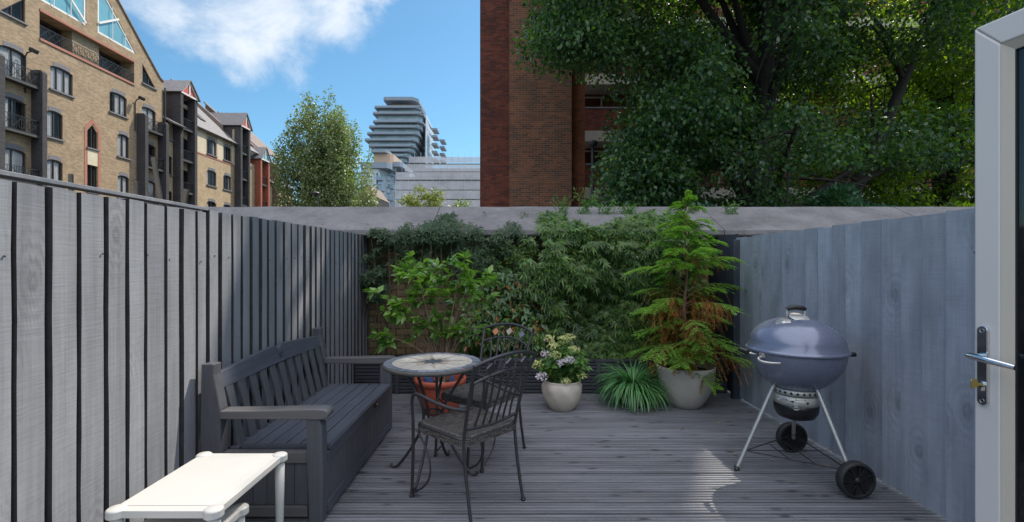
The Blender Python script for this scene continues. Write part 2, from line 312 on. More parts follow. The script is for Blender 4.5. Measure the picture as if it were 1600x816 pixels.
def net_mat():
    """debris netting: fine, partly see-through"""
    m, t, b = newmat('debris_netting')
    v = objc(t)
    b.inputs['Base Color'].default_value = (0.50, 0.48, 0.50, 1); b.inputs['Roughness'].default_value = 0.8
    tr = t.nodes.new('ShaderNodeBsdfTransparent'); ms = t.nodes.new('ShaderNodeMixShader')
    t.links.new(ramp(t, noise(t, v, 0.35, 5), 0.3, 0.7, 0.62, 0.88), ms.inputs[0])
    t.links.new(tr.outputs[0], ms.inputs[1]); t.links.new(b.outputs[0], ms.inputs[2])
    t.links.new(ms.outputs[0], t.nodes['Material Output'].inputs['Surface']); return m
M['net'] = net_mat()
M['deckslab'] = mat('dark_balcony_deck', (0.05, 0.05, 0.05), 0.8)
M['slab'] = mat('grey_balcony_slab', (0.20, 0.235, 0.28), 0.5, var=0.1)
M['towerwall'] = mat('blue_grey_glazing', (0.42, 0.50, 0.57), 0.25, var=0.3, scale=0.25)
M['towerside'] = mat('pale_metal_cladding', (0.40, 0.44, 0.48), 0.45, var=0.1, scale=0.3)
M['towerbrown'] = mat('bronze_cladding', (0.40, 0.27, 0.19), 0.5, var=0.1)
M['scafwall'] = mat('building_behind_netting', (0.30, 0.29, 0.31), 0.9, var=0.15, scale=0.4)
M['balglass'] = glassm('balcony_glass', (0.25, 0.33, 0.38), 0.1, 0.6)

# ---------------------------------------------------------------- mesh helpers
class MB:
    def __init__(s): s.v = []; s.f = []; s.sm = []
    def add(s, vs, fs, smooth=False):
        o = len(s.v); s.v += [tuple(v) for v in vs]; s.f += [tuple(i+o for i in f) for f in fs]; s.sm += [smooth]*len(fs); return s
    def box(s, x0, x1, y0, y1, z0, z1):
        return s.add([(x0,y0,z0),(x1,y0,z0),(x1,y1,z0),(x0,y1,z0),(x0,y0,z1),(x1,y0,z1),(x1,y1,z1),(x0,y1,z1)],
                     [(0,3,2,1),(4,5,6,7),(0,1,5,4),(1,2,6,5),(2,3,7,6),(3,0,4,7)])
    def obox(s, c, size, rot):
        """box of size centred on c turned by Matrix rot"""
        h = [d/2 for d in size]; vs = []
        for z in (-1, 1):
            for x, y in ((-1,-1),(1,-1),(1,1),(-1,1)): vs.append(Vector(c) + rot @ Vector((x*h[0], y*h[1], z*h[2])))
        return s.add(vs, [(0,3,2,1),(4,5,6,7),(0,1,5,4),(1,2,6,5),(2,3,7,6),(3,0,4,7)])
    def bar(s, a, b, w, h, up=(0,0,1)):
        a, b = Vector(a), Vector(b); d = (b-a); L = d.length; d.normalize(); u = Vector(up)
        sd = d.cross(u).normalized(); u = sd.cross(d)
        return s.obox((a+b)/2, (L, w, h), Matrix((d, sd, u)).transposed())
    def prism(s, poly, n0, n1, fn):
        """poly: 2D points; fn(p, n) -> 3D point; extruded from n0 to n1"""
        k = len(poly); vs = [fn(p, n0) for p in poly] + [fn(p, n1) for p in poly]
        fs = [tuple(range(k-1, -1, -1)), tuple(range(k, 2*k))] + [(i, (i+1) % k, (i+1) % k + k, i+k) for i in range(k)]
        return s.add(vs, fs)
    def tube(s, pts, r, n=8, cap=True, flat=1.0):
        pts = [Vector(p) for p in pts]; rs = r if hasattr(r, '__len__') else [r]*len(pts)
        vs, fs = [], []; prev = None
        for i, p in enumerate(pts):
            t = (pts[min(i+1, len(pts)-1)] - pts[max(i-1, 0)]).normalized()
            if prev is None:
                u = t.cross(Vector((0, 0, 1)));
                if u.length < 0.1: u = t.cross(Vector((0, 1, 0)))
            else: u = prev - t*prev.dot(t)
            u.normalize(); prev = u; v = t.cross(u)
            for k in range(n):
                a = 2*math.pi*k/n; vs.append(p + (u*math.cos(a)*rs[i] + v*math.sin(a)*rs[i]*flat))
        for i in range(len(pts)-1):
            for k in range(n): fs.append((i*n+k, i*n+(k+1) % n, (i+1)*n+(k+1) % n, (i+1)*n+k))
        s.add(vs, fs, True)
        if cap:
            s.add(vs[:n], [tuple(range(n-1, -1, -1))]); s.add(vs[-n:], [tuple(range(n))])
        return s
    def lathe(s, prof, c=(0, 0, 0), n=32, a0=0, a1=2*math.pi, rfn=None):
        full = abs(a1-a0-2*math.pi) < 1e-6; m = n if full else n+1; vs, fs = [], []
        for (r, z) in prof:
            for k in range(m):
                a = a0+(a1-a0)*k/n; rr = r*(rfn(a, z) if rfn else 1)
                vs.append((c[0]+rr*math.cos(a), c[1]+rr*math.sin(a), c[2]+z))
        for i in range(len(prof)-1):
            for k in range(n):
                j = (k+1) % m; fs.append((i*m+k, i*m+j, (i+1)*m+j, (i+1)*m+k))
        return s.add(vs, fs, True)
    def build(s, name, m, parent=None, bevel=0, solid=0, seg=2, sub=0):
        me = bpy.data.meshes.new(name); me.from_pydata(s.v, [], s.f)
        me.polygons.foreach_set('use_smooth', s.sm); me.materials.append(m); me.update()
        o = bpy.data.objects.new(name, me); COL.objects.link(o)
        if parent: o.parent = parent
        if solid:
            d = o.modifiers.new('solid', 'SOLIDIFY'); d.thickness = solid; d.offset = 0
        if bevel:
            b = o.modifiers.new('bevel', 'BEVEL'); b.width = bevel; b.segments = seg; b.limit_method = 'ANGLE'; b.angle_limit = R(40)
        return o
def box1(name, m, parent, *b, bevel=0): return MB().box(*b).build(name, m, parent, bevel)
def arc(a, b, h, n=10, up=(0, 0, 1)):
    a, b, up = Vector(a), Vector(b), Vector(up)
    return [a.lerp(b, i/n) + up*h*4*(i/n)*(1-i/n) for i in range(n+1)]
def bez(*p, n=12):
    p = [Vector(q) for q in p]; out = []
    for i in range(n+1):
        q = list(p); t = i/n
        while len(q) > 1: q = [q[k].lerp(q[k+1], t) for k in range(len(q)-1)]
        out.append(q[0])
    return out
def tag(o, label=None, cat=None, group=None, kind=None):
    for k, v in (('label', label), ('category', cat), ('group', group), ('kind', kind)):
        if v: o[k] = v
    return o
def thing(name, label, cat, loc=(0, 0, 0), rz=0, group=None):
    o = bpy.data.objects.new(name, None); COL.objects.link(o); o.empty_display_size = 0.1
    o.location = loc; o.rotation_euler = (0, 0, rz); return tag(o, label, cat, group)
def structure(o): o['kind'] = 'structure'; return o
def copy_tree(o, parent=None):
    c = o.copy(); COL.objects.link(c); c.parent = parent
    for ch in o.children: copy_tree(ch, c)
    return c

def leaves(name, m, parent, P, D, Nn, ln, wd, fold=0.25, droop=0.0, seed=0):
    """P base points, D leaf directions, Nn up-normals, ln lengths, wd widths: one folded pointed blade each"""
    P = np.asarray(P, float); D = np.asarray(D, float); Nn = np.asarray(Nn, float); k = len(P)
    D /= np.linalg.norm(D, axis=1, keepdims=True)+1e-9
    S = np.cross(D, Nn); S /= np.linalg.norm(S, axis=1, keepdims=True)+1e-9
    U = np.cross(S, D)
    ln = np.broadcast_to(ln, (k,))[:, None]; wd = np.broadcast_to(wd, (k,))[:, None]
    V = np.empty((k, 4, 3))
    V[:, 0] = P; V[:, 1] = P + D*ln*0.45 + S*wd*0.5 + U*wd*fold; V[:, 3] = P + D*ln*0.45 - S*wd*0.5 + U*wd*fold
    V[:, 2] = P + D*ln - np.array([0, 0, 1])*ln*droop
    me = bpy.data.meshes.new(name); me.vertices.add(4*k); me.vertices.foreach_set('co', V.reshape(-1))
    F = (np.arange(k)[:, None]*4 + np.array([0, 1, 2, 0, 2, 3])[None]).reshape(-1)
    me.loops.add(6*k); me.loops.foreach_set('vertex_index', F.astype(np.int32))
    me.polygons.add(2*k); me.polygons.foreach_set('loop_start', np.arange(0, 6*k, 3, dtype=np.int32))
    me.update(calc_edges=True); me.validate(); me.materials.append(m)
    o = bpy.data.objects.new(name, me); COL.objects.link(o)
    if parent: o.parent = parent
    return o
def rdir(rg, k, up=0.0):
    v = rg.normal(size=(k, 3)); v /= np.linalg.norm(v, axis=1, keepdims=True); v[:, 2] += up
    return v / np.linalg.norm(v, axis=1, keepdims=True)
# ---------------------------------------------------------------- ground and deck
g = MB(); g.add([(-2500,-60,-0.35),(2500,-60,-0.35),(2500,4500,-0.35),(-2500,4500,-0.35)], [(0,1,2,3)])
structure(g.build('ground', M['ground']))
d = MB(); y = 0.35; bw = 0.126
while y < 5.6:
    # one grooved board: broad ridges between narrow grooves
    jz = rnd.uniform(-0.0012, 0.0012); x0, x1 = -1.70, 2.32
    prof = [(y+0.003, -0.028)]; n = 4; p = (bw-0.006)/n; t0 = y+0.003
    for k in range(n):
        a = t0+k*p
        prof += [(a+0.0012, 0.0 if k else -0.003), (a+p-0.0065, 0.0), (a+p-0.0052, -0.0045), (a+p-0.001, -0.0045)] if k < n-1 else [(a+0.0012, 0.0), (a+p-0.002, 0.0), (a+p, -0.003)]
    prof += [(y+bw-0.003, -0.028)]
    for k in range(n):
        a = t0+k*p; jj = jz+rnd.uniform(-.0008, .0008)
        q_ = [(a+.0002, -.012), (a+.0012, -.003), (a+.004, 0), (a+p-.014, 0), (a+p-.0112, -.003), (a+p-.0102, -.0085)] + ([(a+p+.0004, -.0085)] if k < n-1 else [(a+p-.009, -.028)])
        if k == 0: q_[0] = (a+.0002, -.028)
        xs = [x0, (x0+x1)/2+.01*k, x1]; m_ = len(q_)
        d.add([(x, b0, z+jj) for x in xs for b0, z in q_], [(i*m_+j, (i+1)*m_+j, (i+1)*m_+j+1, i*m_+j+1) for i in range(2) for j in range(m_-1)])
    y += bw
structure(d.build('deck', M['deck']))
structure(box1('deck_subframe', M['dark'], None, -1.69, 2.31, 0.36, 5.58, -0.34, -0.034))

# ---------------------------------------------------------------- closeboard fences
def fence_boards(X, side, y0, y1, pitch, ztop, m, name, parent, thick=0.021, thin=0.006, flip=False, jit=0.004, seed=1, gap=0):
    """sawtooth of overlapping tapered boards on the plane X; side=+1: boards stand out towards +X"""
    r = random.Random(seed); b = MB(); y = y0
    while y < y1-0.01:
        p = pitch*r.uniform(0.9, 1.1); e = min(y+p, y1)
        zt = ztop((y+e)/2)+r.uniform(-jit, jit); ta, tb = (thick*r.uniform(.85, 1.2), thin) if not flip else (thin, thick)
        ya, yb = (y, e+0.010) if not flip else (y-0.010, e)
        if gap: yb = e-gap*r.uniform(.75, 1.2)
        K = 7; vs = []
        for k in range(K+1):
            z = 0.02 + (zt-0.02)*k/K; w1, w2 = r.uniform(-.0022, .0022), r.uniform(-.0022, .0022)
            if k == K: z1, z2 = zt+r.uniform(-.002, .002), zt+r.uniform(-.002, .002)
            else: z1 = z2 = z
            vs += [(X, ya+w1, z1), (X+side*ta, ya+w1, z1), (X+side*tb, yb+w2, z2), (X, yb+w2, z2)]
        fs = []
        for k in range(K):
            a, c = 4*k, 4*k+4
            for j in range(4): fs.append((a+j, a+(j+1) % 4, c+(j+1) % 4, c+j))
        fs += [(0, 1, 2, 3), (4*K+3, 4*K+2, 4*K+1, 4*K)]
        b.add(vs, fs); y = e
    ob = b.build(name, m, parent)
    if gap or flip:   # shade of the joints painted near-black on the board edges; a few nail heads
        ob.data.materials.append(M['shade_nail']); nb = len(b.f)
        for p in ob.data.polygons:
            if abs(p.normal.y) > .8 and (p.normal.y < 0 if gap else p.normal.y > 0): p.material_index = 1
    return ob
fl = thing('closeboard_fence', 'long light grey painted closeboard fence behind the dark bench, with dark board edges', 'fence', (-1.66, 3.0, 0))
def loc(o, root): o.location = -Vector(root.location); return o
topL = lambda y: 1.648 + 0.006*y if y > 2.62 else 1.650 + 0.004*y
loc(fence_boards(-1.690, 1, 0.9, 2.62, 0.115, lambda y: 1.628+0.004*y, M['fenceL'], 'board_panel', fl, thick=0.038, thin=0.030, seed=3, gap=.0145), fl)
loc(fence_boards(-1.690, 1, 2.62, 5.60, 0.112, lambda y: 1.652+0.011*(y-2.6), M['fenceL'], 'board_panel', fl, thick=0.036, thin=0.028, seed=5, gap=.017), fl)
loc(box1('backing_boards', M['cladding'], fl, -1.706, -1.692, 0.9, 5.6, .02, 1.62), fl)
rn = random.Random(8); nm = None
for i in range(38):
    yy = 0.96+i*.1225+rn.uniform(-.01, .01)
    for zz in (.29, 1.39):
        if yy < 4.6 and rn.random() < .8:
            if nm is None: nail = MB().box(-.002, .002, -.003, .003, -.003, .003).build('nail_head', M['shade_nail'], fl); nm = nail
            else: nail = nm.copy(); COL.objects.link(nail)
            nail.location = Vector((-1.6535, yy, zz+rn.uniform(-.02, .02)))-fl.location
loc(box1('cap_rail', M['fenceL'], fl, -1.715, -1.655, 0.9, 2.62, 1.648, 1.664, bevel=0.002), fl)
loc(box1('backing_rail', M['fenceL'], fl, -1.75, -1.708, 0.9, 5.6, 1.35, 1.43), fl)
loc(box1('backing_rail', M['fenceL'], fl, -1.75, -1.708, 0.9, 5.6, 0.25, 0.33), fl)
for yy in (2.62, 5.55):
    loc(box1('post', M['fenceL'], fl, -1.83, -1.752, yy-.045, yy+.045, -.3, 1.6, bevel=0.003), fl)
fr = thing('closeboard_fence', 'smooth blue-grey painted closeboard fence behind the kettle barbecue', 'fence', (2.29, 3.0, 0))
XR = lambda y: 2.285
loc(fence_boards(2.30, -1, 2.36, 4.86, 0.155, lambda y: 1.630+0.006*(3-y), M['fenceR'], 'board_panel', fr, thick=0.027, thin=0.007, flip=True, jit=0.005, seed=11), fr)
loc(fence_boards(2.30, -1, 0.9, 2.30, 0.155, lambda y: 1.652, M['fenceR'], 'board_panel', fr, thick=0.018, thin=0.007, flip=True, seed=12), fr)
loc(box1('post', M['fenceR'], fr, 2.262, 2.34, 2.305, 2.352, -.3, 1.645, bevel=0.004), fr)
pk = MB(); pk.lathe([(0, .016), (.012, .012), (.014, 0), (0, 0)], n=12); o = pk.build('bolt_head', M['fenceR'], fr); o.rotation_euler = (0, R(-90), 0); o.location = Vector((2.262, 2.33, 1.42))-fr.location
loc(box1('backing_rail', M['fenceR'], fr, 2.302, 2.34, 0.9, 5.5, 1.3, 1.38), fr)
fd = thing('fence_panel', 'short dark slate fence panel in the corner behind the potted conifer', 'fence', (2.26, 5.2, 0))
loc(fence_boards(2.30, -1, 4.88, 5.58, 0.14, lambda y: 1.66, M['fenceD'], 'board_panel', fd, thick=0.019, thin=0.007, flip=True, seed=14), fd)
loc(box1('post', M['fenceD'], fd, 2.215, 2.30, 4.80, 4.875, -.02, 1.60, bevel=0.004), fd)

# ---------------------------------------------------------------- boundary wall with its big sloping coping
bwall = thing('boundary_wall', 'old stock brick boundary wall with a wide sloping concrete coping, partly hidden by climbers', 'wall', (0, 5.6, 0))
loc(box1('cornice_course', M['cornice'], bwall, -9, 14, 5.545, 5.598, 1.545, 1.654), bwall)
loc(box1('brick_face', M['oldbrick'], bwall, -9, 14, 5.60, 6.1, -.35, 1.66), bwall)
rg0 = random.Random(4)
for x0, x1 in ((-9, -4.1), (-4.092, -0.9), (-0.892, 2.35), (2.358, 4.75), (4.758, 8.1), (8.108, 14)):
    c = MB(); dz = rg0.uniform(-.004, .004)
    prof = [(5.60, 1.655), (5.33, 1.665), (5.315, 1.68), (5.315, 1.728), (5.33, 1.742), (5.98, 2.063), (6.02, 2.07), (6.55, 2.06), (6.6, 2.03), (6.6, 1.655)]
    nx = max(2, int((x1-x0)/.25))
    vs = [(x0+(x1-x0)*i/nx, a+rg0.uniform(-.003, .003), z+dz+rg0.uniform(-.003, .003)) for i in range(nx+1) for a, z in prof]; k = len(prof)
    fs = [(i*k+j, i*k+(j+1) % k, (i+1)*k+(j+1) % k, (i+1)*k+j) for i in range(nx) for j in range(k)] + [tuple(range(k)), tuple(nx*k+j for j in range(k-1, -1, -1))]
    c.add(vs, fs); loc(c.build('coping_stone', M['concrete'], bwall), bwall)

# ---------------------------------------------------------------- raised planter box along the wall
pb = thing('planter_box', 'long dark slatted raised planter box along the foot of the brick wall', 'planter', (0.3, 5.3, 0))
s = MB()
for k in range(9):
    z = 0.012+k*0.036; s.box(-1.64, 2.25, 5.012, 5.03, z, z+0.026)
loc(s.build('slatted_front', M['planter'], pb, bevel=0.002, seg=1), pb)
loc(box1('backing_board', M['dark'], pb, -1.64, 2.25, 5.032, 5.05, 0, .33), pb)
for x0, x1 in ((-1.64, -0.55), (-0.545, 0.86), (0.865, 2.25)):
    loc(box1('ledge_board', M['planter'], pb, x0, x1, 4.995, 5.115, .336, .362, bevel=.003), pb)
for x in (-1.2, -.1, .9, 1.7): loc(box1('upright', M['planter'], pb, x-.02, x+.02, 4.998, 5.011, 0, .335), pb)
so_ = MB(); nn = 60
vs = [(-1.64+3.89*i/nn, 5.118+.478*j/8, .30+rnd.uniform(-.02, .025)) for i in range(nn+1) for j in range(9)]
so_.add(vs, [(i*9+j, (i+1)*9+j, (i+1)*9+j+1, i*9+j+1) for i in range(nn) for j in range(8)])
loc(so_.build('soil_bed', M['soil'], pb), pb)

# ---------------------------------------------------------------- facades
def facade(root, outer, holes, m, depth=0.2, name='wall', w0=0.0):
    """flat front at outward distance w0 with real openings; local coords (u, -w, v)"""
    polys = [[Vector((u, v, 0)) for u, v in outer]] + [[Vector((u, v, 0)) for u, v in h] for h in holes]
    tri = tessellate_polygon(polys); flat = [p for q in polys for p in q]
    b = MB(); b.add([(p.x, -w0, p.y) for p in flat], [tuple(t) for t in tri])
    for q in polys:
        k = len(q); vs = [(p.x, -w0, p.y) for p in q]+[(p.x, -w0+depth, p.y) for p in q]
        b.add(vs, [(i, (i+1) % k, (i+1) % k+k, i+k) for i in range(k)])
    return b.build(name, m, root)
def arch(u0, u1, v0, v1, rise=0.12, n=6):
    """opening outline with a segmental arch head"""
    return [(u0, v0), (u1, v0), (u1, v1-rise)] + [(u1+(u0-u1)*i/n, v1-rise+rise*4*(i/n)*(1-i/n)) for i in range(1, n)] + [(u0, v1-rise)]
def polyframe(root, poly, wd, w0, w1, m, name):
    """frame following an outline, wd wide inward"""
    c = Vector((sum(p[0] for p in poly)/len(poly), sum(p[1] for p in poly)/len(poly))); k = len(poly)
    P = [Vector(p) for p in poly]; inn = []
    area = sum(P[i].x*P[(i+1) % k].y-P[(i+1) % k].x*P[i].y for i in range(k)); sg = 1 if area > 0 else -1
    for i in range(k):
        a = (P[i]-P[i-1]).normalized(); b_ = (P[(i+1) % k]-P[i]).normalized()
        n1 = Vector((-a.y, a.x))*sg; n2 = Vector((-b_.y, b_.x))*sg; n = (n1+n2); n = n/max(0.25, n.dot(n1))
        inn.append(P[i]+n*wd)
    b = MB(); vs = []
    for w in (w0, w1):
        vs += [(p.x, -w, p.y) for p in P]; vs += [(p.x, -w, p.y) for p in inn]
    fs = []
    for i in range(k):
        j = (i+1) % k
        fs += [(i, j, k+j, k+i), (2*k+i, 3*k+i, 3*k+j, 2*k+j), (i, 2*k+i, 2*k+j, j), (k+i, k+j, 3*k+j, 3*k+i)]
    b.add(vs, fs); return b, inn
def window(root, poly, lights=2, w=-0.1, curtain=None, fm='frame', glass='glass', sill=True, lintel=None, fw=0.07, transom=False, door=False, backd=0.35):
    b, inn = polyframe(root, poly, fw, w-.03, w+.03, M[fm], 'window')
    us = [p[0] for p in poly]; v_ = [p[1] for p in poly]; u0, u1, v0, v1 = min(us), max(us), min(v_), max(v_)
    rise = v1 - sorted(v_)[len(v_)//2] if len(poly) > 4 else 0
    for i in range(1, lights):
        u = u0+(u1-u0)*i/lights; b.box(u-fw*.45, u+fw*.45, -w-.028, -w+.028, v0+fw, v1-fw*1.1-(rise*.1))
    if transom: b.box(u0+fw, u1-fw, -w-.026, -w+.026, v0+(v1-v0)*transom-.025, v0+(v1-v0)*transom+.025)
    win = b.build('window', M[fm], root)
    pn = MB(); pn.add([(p.x, -w, p.y) for p in inn], [tuple(range(len(inn)))]); pn.build('pane', M[glass], win)
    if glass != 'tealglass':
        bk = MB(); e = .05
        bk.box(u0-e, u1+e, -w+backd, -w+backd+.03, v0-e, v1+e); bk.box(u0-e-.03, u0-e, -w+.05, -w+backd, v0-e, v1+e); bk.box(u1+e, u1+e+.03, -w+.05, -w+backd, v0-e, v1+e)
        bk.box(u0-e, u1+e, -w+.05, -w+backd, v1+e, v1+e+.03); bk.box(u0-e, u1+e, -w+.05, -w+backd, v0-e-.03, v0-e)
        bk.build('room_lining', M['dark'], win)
    if curtain:
        cb = MB()
        for (a, c_) in curtain:
            ua, ub = u0+(u1-u0)*a, u0+(u1-u0)*c_; n = max(4, int((ub-ua)/.05)); vs = []
            for i in range(n+1): q = .02*(i % 2); vs += [(ua+(ub-ua)*i/n, -w+.04+q, v0+.03), (ua+(ub-ua)*i/n, -w+.04+q, v1-.06)]
            cb.add(vs, [(2*i, 2*i+2, 2*i+3, 2*i+1) for i in range(n)])
        cb.build('curtain', M['curtain'], win)
    if sill: MB().box(u0-.08, u1+.08, -.10, .06, v0-.09, v0-.003).build('sill', M['greybrick'], win)
    if lintel:
        lb = MB(); top = [p for p in poly if p[1] >= v1-rise-1e-4]; top.sort(key=lambda p: p[0])
        h = .24; k = len(top); e0 = .07
        T = [(p[0]+(-e0 if i == 0 else e0 if i == k-1 else 0), p[1]) for i, p in enumerate(top)]
        vs = [(u, -.012, v+.003) for u, v in T]+[(u, -.012, v+h) for u, v in T]+[(u, .01, v+.003) for u, v in T]+[(u, .01, v+h) for u, v in T]
        fs = []
        for i in range(k-1): fs += [(i, i+1, k+i+1, k+i), (k+i, k+i+1, 3*k+i+1, 3*k+i), (i, 2*k+i, 2*k+i+1, i+1)]
        fs += [(0, k, 3*k, 2*k), (k-1, 3*k-1, 4*k-1, 2*k-1)]
        lb.add(vs, fs); lb.build('arch_course', M[lintel], win)
    return win
def railing(root, u0, u1, v0, h=1.0, w=0.12, step=.12, pattern=True, name='balcony_railing'):
    b = MB(); t = .014
    b.box(u0, u1, -w-t, -w+t, v0+h-.03, v0+h); b.box(u0, u1, -w-t, -w+t, v0, v0+.03)
    n = max(2, int((u1-u0)/step))
    for i in range(n+1):
        u = u0+(u1-u0)*i/n; b.box(u-.008, u+.008, -w-.008, -w+.008, v0+.03, v0+h-.03)
    if pattern:
        n = max(1, int((u1-u0)/.45))
        for i in range(n):
            a, c_ = u0+(u1-u0)*i/n, u0+(u1-u0)*(i+1)/n
            b.bar((a, -w-.012, v0+.1), (c_, -w-.012, v0+h-.1), .02, .02, (0, 1, 0)); b.bar((a, -w-.012, v0+h-.1), (c_, -w-.012, v0+.1), .02, .02, (0, 1, 0))
    b.box(u0-.02, u0+.02, -w-.02, 0.1, v0+h-.05, v0+h-.02); b.box(u1-.02, u1+.02, -w-.02, .1, v0+h-.05, v0+h-.02)
    return b.build(name, M['iron'], root)
def bb(root, name, m, u0, u1, w0, w1, v0, v1): return MB().box(u0, u1, -w1, -w0, v0, v1).build(name, M[m], root)
WROT = math.atan2(1, -.02)
# --- the big gabled warehouse, nearest on the left
A = thing('gabled_warehouse', 'big gabled yellow brick warehouse with teal triangular roof windows, nearest of the row', 'building', (-26.13, 0, 0), WROT)
uc = 30.57; holes = []; wins = []
tri_r = [(31.0, 16.28), (34.25, 16.28), (31.0, 19.7)]; tri_l = [(2*uc-u, v) for u, v in tri_r][::-1]
rec = [(27.1, 14.12), (34.07, 14.12), (34.07, 15.62), (27.1, 15.62)]
small_r = [(34.85, 14.5), (36.2, 14.5), (34.85, 15.9)]; small_l = [(2*uc-u, v) for u, v in small_r][::-1]
holes += [tri_r, tri_l, rec, small_r, small_l]
def W(u0, u1, v0, v1, **k):
    p = arch(u0, u1, v0, v1, k.pop('rise', .12)); holes.append(p); wins.append((p, k))
cur = [None, [(0, .3)], [(.0, .35), (.65, 1)], [(.6, 1)], [(0, 1)]]
for s_ in (0, 1):
    f = (lambda a, b: (a, b)) if s_ == 0 else (lambda a, b: (2*uc-b, 2*uc-a))
    W(*f(27.74, 29.2), 11.50, 12.92, lights=3, curtain=[(0, .95)] if s_ == 0 else [(.3, 1)], lintel='greybrick')
    W(*f(27.53, 28.53), 8.68, 10.25, lights=2, curtain=[(0, .6)] if s_ == 0 else [(0.0, .9)], lintel='greybrick')
    W(*f(27.53, 28.53), 5.85, 7.42, lights=2, curtain=[(0, .9)], lintel='greybrick')
    W(*f(27.53, 28.53), 3.02, 4.6, lights=2, lintel='greybrick')
    for j, (v0, v1) in enumerate(((11.15, 12.85), (8.45, 10.2), (5.75, 7.5), (3.0, 4.8))):
        W(*f(24.95, 26.35), v0, v1, lights=2, curtain=[[(0, .9)], [(.1, .4)], [(0, 1)], None][j], lintel='greybrick', sill=False)
pt = [(30.22, 8.7), (30.98, 8.7), (30.98, 9.75), (30.6, 10.2), (30.22, 9.75)]; holes.append(pt)
low = [(30.22, 5.9), (30.98, 5.9), (30.98, 7.6), (30.22, 7.6)]; holes.append(low)
UL, UR = 24.17, 36.97
# kneeler step at each foot of the gable
outer = [(UL, -.35), (UR, -.35), (UR, 15.0), (UR, 15.35), (36.6, 15.5), (uc, 21.1), (24.55, 15.5), (UL, 15.35)]
facade(A, outer, holes, M['stock'], .25)
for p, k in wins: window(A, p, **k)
for p in (tri_r, tri_l):
    wn = window(A, p, 1, w=-.06, fm='whitep', glass='tealglass', sill=False, fw=.13)
    a0 = (p[0][0]+p[1][0])/2
    dg = MB(); c0 = p[0] if p is tri_r else p[1+1] if False else None
    left = min(q[0] for q in p); right = max(q[0] for q in p)
    if p is tri_r: dg.bar((31.0, -.08, 16.9), (32.6, -.08, 17.95), .12, .05, (0, 1, 0)); dg.bar((32.1, -.07, 16.3), (32.1, -.07, 18.5), .03, .03, (0, 1, 0)); dg.bar((33.2, -.07, 16.3), (33.2, -.07, 17.3), .03, .03, (0, 1, 0))
    else: dg.bar((2*uc-31.1, -.08, 16.4), (2*uc-32.9, -.08, 18.0), .12, .05, (0, 1, 0)); dg.bar((29, -.07, 16.3), (29, -.07, 18.5), .03, .03, (0, 1, 0)); dg.bar((27.9, -.07, 16.3), (27.9, -.07, 17.3), .03, .03, (0, 1, 0))
    dg.build('glazing_bar', M['whitep'], wn)
for p in (small_r, small_l): window(A, p, 2, w=-.1, sill=True, fw=.06)
window(A, pt, 2, w=-.1, curtain=None, fw=.05); window(A, low, 2, w=-.1, fw=.05)
sr = MB(); b_, _ = polyframe(A, [(30.0, 4.0), (31.2, 4.0), (31.2, 9.95), (30.6, 10.6), (30.0, 9.95)], .19, 0, .02, None, ''); sr.add(b_.v, b_.f); sr.build('red_surround', M['redsurround'], A)
bb(A, 'stone_panel', 'stone', 30.225, 30.975, .0, .015, 7.62, 8.6)
# recessed balcony strip with red bands
bb(A, 'red_band', 'redsurround', 27.1, 34.07, 0.003, .04, 15.63, 15.78); bb(A, 'red_band', 'redsurround', 27.1, 34.07, .003, .06, 13.97, 14.11)
rc = MB(); rc.box(27.0, 34.2, 1.05, 1.15, 13.9, 15.8); rc.box(27.0, 34.2, .25, 1.05, 15.64, 15.75); rc.box(27.0, 34.2, .25, 1.05, 14.0, 14.10); rc.box(27.0, 27.08, .25, 1.05, 14, 15.7); rc.box(34.1, 34.2, .25, 1.05, 14, 15.7)
rc.box(29.45, 31.4, .26, .9, 14.1, 15.64); rc.build('recess_wall', M['stock'], A)
for (a, c_) in ((27.3, 29.3), (31.6, 33.9)):
    p = [(a, 14.13), (c_, 14.13), (c_, 15.55), (a, 15.55)]; window(A, p, 3, w=-.9, sill=False, curtain=[(.05, .3)], backd=.1)
railing(A, 27.15, 34.02, 14.13, .72, -.02)
# piers and their little balconies
for (a, c_) in ((24.35, 24.62), (26.62, 26.9), (34.28, 34.58), (36.42, 36.72)):
    pr = MB(); top = 12.1; d_ = .62
    pr.prism([(0.003, -.35), (d_, -.35), (d_, top-.15), (d_-.12, top), (0.003, top)], a, c_, lambda p, n: (n, -p[0], p[1])); pr.build('pier', M['darkbrick'], A)
for (a, c_) in ((24.62, 26.62), (34.58, 36.42)):
    for v in (11.05, 8.35, 5.65, 2.9):
        railing(A, a+.02, c_-.02, v+.08, .8, .45); bb(A, 'balcony_deck', 'deckslab', a+.02, c_-.02, .01, .46, v-.05, v+.07)
# gable coping, roof behind, neighbours' side
cp = MB()
for s_ in (1, -1):
    P0 = (uc, 21.13); P1 = (uc+s_*6.05, 15.53); P2 = (uc+s_*6.42, 15.38)
    for q0, q1 in ((P0, P1), (P1, P2)): cp.bar((q0[0], .1, q0[1]), (q1[0], .1, q1[1]), .36, .09, (0, 0, 1))
cp.build('gable_coping', M['tile'], A)
rf = MB(); rf.add([(uc, .25, 21.0), (uc, 14, 21.0), (UR, 14, 15.2), (UR, .25, 15.2), (UL, .25, 15.2), (UL, 14, 15.2)], [(0, 1, 2, 3), (0, 4, 5, 1)]); rf.build('roof', M['slate'], A, solid=.1)
bk = MB(); bk.box(UL+.02, UR-.02, 13.9, 14, -.35, 15.2); bk.box(UL+.02, UL+.1, .25, 14, -.35, 15.2); bk.box(UR-.1, UR-.003, .25, 14, -.35, 15.2); bk.build('side_wall', M['stock'], A)
